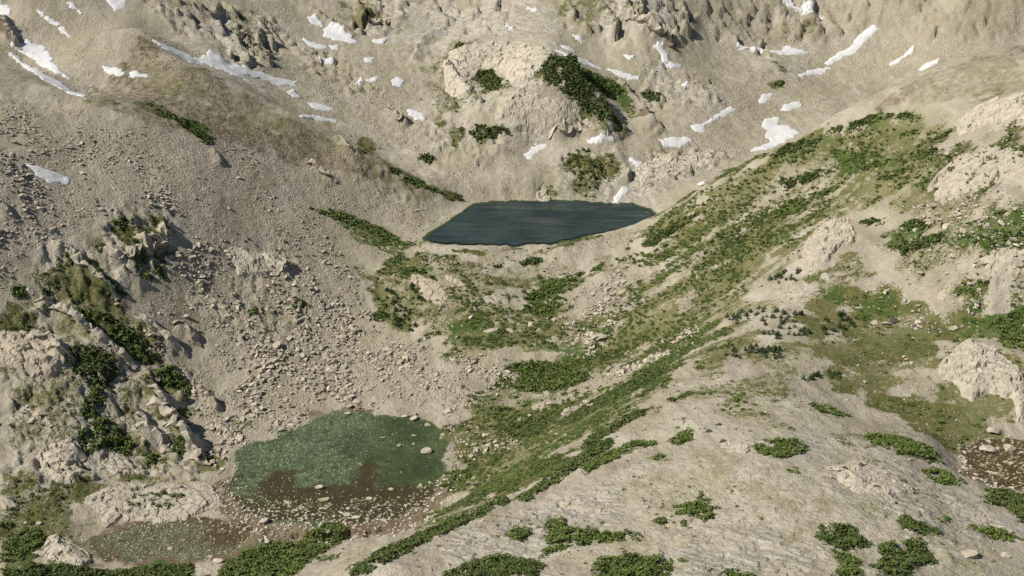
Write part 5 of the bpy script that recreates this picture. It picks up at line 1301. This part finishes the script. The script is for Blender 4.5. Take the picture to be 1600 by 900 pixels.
 (1, 1.3, 'green streak running down beside the jagged shrub', [(1366,282),(1395,268),(1425,255),(1420,268),(1390,282)], H_),
 (1, 1.4, 'bright broad shrub on the right slope above the ribbed outcrop', [(1200,335),(1220,318),(1245,310),(1265,318),(1245,332),(1215,345)], H_),
 (0, 1.4, 'dark bank of shrub on the right crest near the lake', [(1000,385),(1030,362),(1060,345),(1090,335),(1080,350),(1045,372),(1015,392)], H_),
 (0, 1.4, 'shrub bank on the upper right crest', [(1290,206),(1320,190),(1350,181),(1400,179),(1440,179),(1420,186),(1380,192),(1335,204)], H_),
 (0, 1.4, 'shrub bank on the right crest left of the upper one', [(1195,248),(1230,226),(1260,215),(1298,213),(1262,230),(1225,246)], H_),
 (0, 1.4, 'dark shrub streak below the right crest', [(1215,285),(1245,272),(1285,266),(1300,270),(1265,288),(1225,300)], H_),
 (1, 1.2, 'green shrub streak right of the sandy patch top', [(1265,305),(1290,296),(1315,292),(1305,302),(1280,311)], H_),
 # behind the lake
 (0, 1.6, 'dark shrub on the dome shoulder, left one', [(737,119),(755,111),(770,107),(783,125),(783,137),(765,146),(755,140)], None),
 (0, 1.6, 'green shrub belt at the left foot of the dome', [(730,205),(745,193),(765,196),(795,196),(802,206),(770,215),(745,222)], None),
 (0, 1.3, 'dark green drape of shrub over the dome cliff', [(838,90),(852,95),(868,86),(890,106),(910,130),(940,170),(978,213),(945,204),(905,182),(875,150),(850,130)], None),
 (1, 1.0, 'green shrub strip right of the dome cliff edge', [(906,104),(932,116),(958,131),(975,152),(955,155),(935,142),(918,130)], None),
 (0, 1.4, 'two dark bushes on the talus right of the dome', [(1000,145),(1015,140),(1036,148),(1032,160),(1010,158)], None),
 (1, 1.2, 'small green patch on the far right talus flat', [(1203,131),(1215,125),(1228,129),(1218,137)], None),
 (0, 1.5, 'dark shrub in front of the ridge end left of the lake', [(652,246),(668,240),(680,250),(675,258),(660,256)], None),
 (1, 0.7, 'long narrow shrub line leading down to the lake', [(600,254),(625,268),(655,281),(690,299),(700,305),(665,296),(630,281),(608,266)], None),
 (1, 0.6, 'green shrub streak on the left ridge shoulder', [(240,170),(270,178),(300,194),(325,212),(340,230),(320,226),(290,202),(260,186)], None),
 (1, 1.2, 'small green patch above the dome shoulder shrub', [(710,70),(718,63),(726,68),(722,77),(712,77)], None),
]
for i, (br, h, lab, poly, grp) in enumerate(SHRUBS):
    shrub(lab, WP(poly, step=8), h, M_BRIGHT if br else M_SHRUB, grp, 2000 + 13 * i)

# ------------------------------------------------------------------ dwarf conifers
def conifer_meshes(seed):
    g = np.random.default_rng(seed)
    cen, sz = [], []
    for k in range(9):
        f = k / 8; rad_ = 0.42 * (1 - f) ** .8 + .04
        for j in range(int(11 - 7 * f)):
            an = g.uniform(0, 6.28); rr = rad_ * g.uniform(.35, 1)
            cen.append((math.cos(an) * rr, math.sin(an) * rr, 0.12 + 0.85 * f + g.uniform(-.04, .04))); sz.append(0.17 * (1 - .55 * f) * g.uniform(.8, 1.3))
    co, f = leaf_quads(np.array(cen), np.array(sz), g, 0.3)
    crown = mesh_from('crown', co, f); crown.materials.append(M_CONIFER)
    v, fc = [], []
    for z, r_ in ((-.05, .05), (.45, .03), (.95, .006)):
        v += [(r_ * math.cos(a), r_ * math.sin(a), z) for a in (0, 1.257, 2.513, 3.77, 5.027)]
    for l in range(2):
        for j in range(5): fc.append((l * 5 + j, l * 5 + (j + 1) % 5, l * 5 + 5 + (j + 1) % 5, l * 5 + 5 + j))
    trunk = mesh_from('trunk', np.array(v), np.array(fc)); trunk.materials.append(M_WOOD)
    return crown, trunk
CONIFER = [conifer_meshes(300 + i) for i in range(5)]
CON = [
 (34, 2.6, 'dwarf conifer in the dark stand left of the flat slab', [(595,445),(610,447),(625,470),(645,490),(665,514),(640,518),(615,505),(600,468)]),
 (16, 2.4, 'dwarf conifer in the row below the shrub ring of the flat slab', [(640,445),(655,452),(672,470),(660,472),(645,458)]),
 (20, 2.4, 'dwarf conifer in the clump just above the sandy patch', [(1200,440),(1225,422),(1252,424),(1248,440),(1225,448),(1205,450)]),
 (26, 2.4, 'dwarf conifer in the clump just below the sandy patch', [(1190,500),(1215,488),(1255,492),(1250,505),(1220,508),(1195,510)]),
 (22, 2.4, 'dwarf conifer in the second row below the sandy patch', [(1190,524),(1215,513),(1260,515),(1275,523),(1240,530),(1205,534)]),
 (14, 2.4, 'dwarf conifer in the small clump on the knoll crest left of the sandy patch rows', [(1190,548),(1210,541),(1222,552),(1215,563),(1195,562)]),
 (22, 2.3, 'dwarf conifer in the clump alone on the meadow edge', [(1290,500),(1315,488),(1345,492),(1340,510),(1310,518),(1290,528),(1283,522)]),
 (14, 2.2, 'dwarf conifer in the flat row above the knoll, near its pale boulder', [(1250,588),(1280,582),(1318,580),(1325,585),(1290,597),(1265,597)]),
 (22, 2.4, 'dwarf conifer in the belt along the knoll crest', [(1110,556),(1140,545),(1185,541),(1200,552),(1160,560),(1120,563)]),
 (24, 2.4, 'dwarf conifer in the belt above the bare grit on the ridge', [(1130,500),(1160,485),(1195,480),(1200,495),(1160,502),(1135,512)]),
 (26, 2.3, 'dwarf conifer on the mound behind the lake', [(875,262),(890,235),(915,228),(940,240),(925,258),(930,288),(905,285),(880,272)]),
 (30, 2.3, 'dwarf conifer on the shrubby slope under the right crest', [(1080,400),(1130,365),(1180,340),(1200,345),(1180,370),(1130,405),(1090,425)]),
]
total = 0
for n, h, lab, poly in CON:
    w = WP(poly, step=8)
    for (x, y) in sample_in(w, n, 500 + total):
        s_ = h * rng.uniform(.7, 1.25); cr, tk = CONIFER[int(rng.integers(5))]
        root = bpy.data.objects.new('dwarf_conifer', None); COL.objects.link(root)
        root.location = (x, y, float(hz(np.array([x]), np.array([y]))[0])); root.rotation_euler = (0, 0, rng.uniform(0, 6.28)); root.scale = (s_ * 1.15, s_ * 1.15, s_)
        for nm, me_ in (('crown', cr), ('trunk', tk)):
            c = bpy.data.objects.new(nm, me_); COL.objects.link(c); c.parent = root
        tag(root, lab, 'conifer', lab.replace('dwarf conifer', 'dwarf conifers'))
    total += n

# low heath and willow scrub that nobody could count
def tuft_mesh(seed, mat):
    g = np.random.default_rng(seed)
    n = 46
    an = g.uniform(0, 6.28, n); rr = np.sqrt(g.random(n)) * .9
    z = 0.62 * np.sqrt(np.clip(1 - rr ** 2, 0, 1)) * g.uniform(.6, 1, n)
    co, f = leaf_quads(np.stack([np.cos(an) * rr, np.sin(an) * rr, z], -1), g.uniform(.2, .42, n), g)
    me_ = mesh_from('scrub_tuft', co, f); me_.materials.append(mat); return me_
for kx, (mat, nm, lab) in enumerate(((M_SHRUB, 'low_scrub', 'low dark scrub spread over the green slopes'), (M_BRIGHT, 'low_heath', 'low bright green heath spread over the green slopes'))):
    x, y = view_points(120000, 910 + kx, rmax=860)
    g_, l_, s_, t_ = cover_at(G_, x, y), cover_at(L_, x, y), cover_at(S_, x, y), cover_at(T_, x, y)
    cl = fbm(x * .055 + 3 * kx, y * .055, 4, 180 + kx)
    right = (x > -10) & (y > 450) & (x < 200)
    den = np.where(right, sstep(.445, .55, .5 * cl + .5 * streaks(x, y)), sstep(.46, .6, cl)) * (sstep(.42, .66, g_) * g_ + l_) * (1 - .88 * s_) * (1 - .7 * (t_ > .9))
    den = np.where((x < -110) & (y < 580), den * .35, den)
    flatm = ((x > 110) & (y < 540) & (hz(x, y) < 84))                      # the meadow is grazed short
    den = np.where(flatm, den * .12, den)
    k = (np.random.default_rng(25 + kx).random(len(x)) < den * .85) & ~in_water(x, y, 1.0)
    x, y = x[k], y[k]; g = np.random.default_rng(35 + kx); n = len(x)
    sz = 0.5 + 1.4 * g.random(n) ** 1.9
    scatter(nm, np.stack([x, y, hz(x, y) - .08], -1), np.stack([sz, sz * g.uniform(.7, 1.1, n), sz * g.uniform(.6, 1.0, n)], -1), np.stack([np.zeros(n), np.zeros(n), g.uniform(0, 6.28, n)], -1), hidden_src(nm + '_shape', tuft_mesh(70 + kx, mat)), lab)

# olive moss cushions dotted over the pale grit
x, y = view_points(90000, 950, rmax=820)
s_, g_ = cover_at(S_, x, y), cover_at(G_, x, y)
cl = fbm(x * .04, y * .04, 4, 210)
k = (np.random.default_rng(61).random(len(x)) < (s_ * .5 + g_ * .25 + .05) * sstep(.46, .6, cl) * .55) & ~in_water(x, y, 1.0)
x, y = x[k], y[k]; g = np.random.default_rng(62); n = len(x)
sz = 0.25 + 0.75 * g.random(n) ** 2.5
M_MOSS = foliage_material('olive_moss', (0.10, 0.085, 0.03), (0.14, 0.13, 0.042), (0.18, 0.17, 0.06))
scatter('moss_cushions', np.stack([x, y, hz(x, y) - .05], -1), np.stack([sz * 1.3, sz, sz * .45], -1), np.stack([np.zeros(n), np.zeros(n), g.uniform(0, 6.28, n)], -1), hidden_src('moss_shape', tuft_mesh(81, M_MOSS)), 'olive moss and heather cushions dotted over the pale grit')
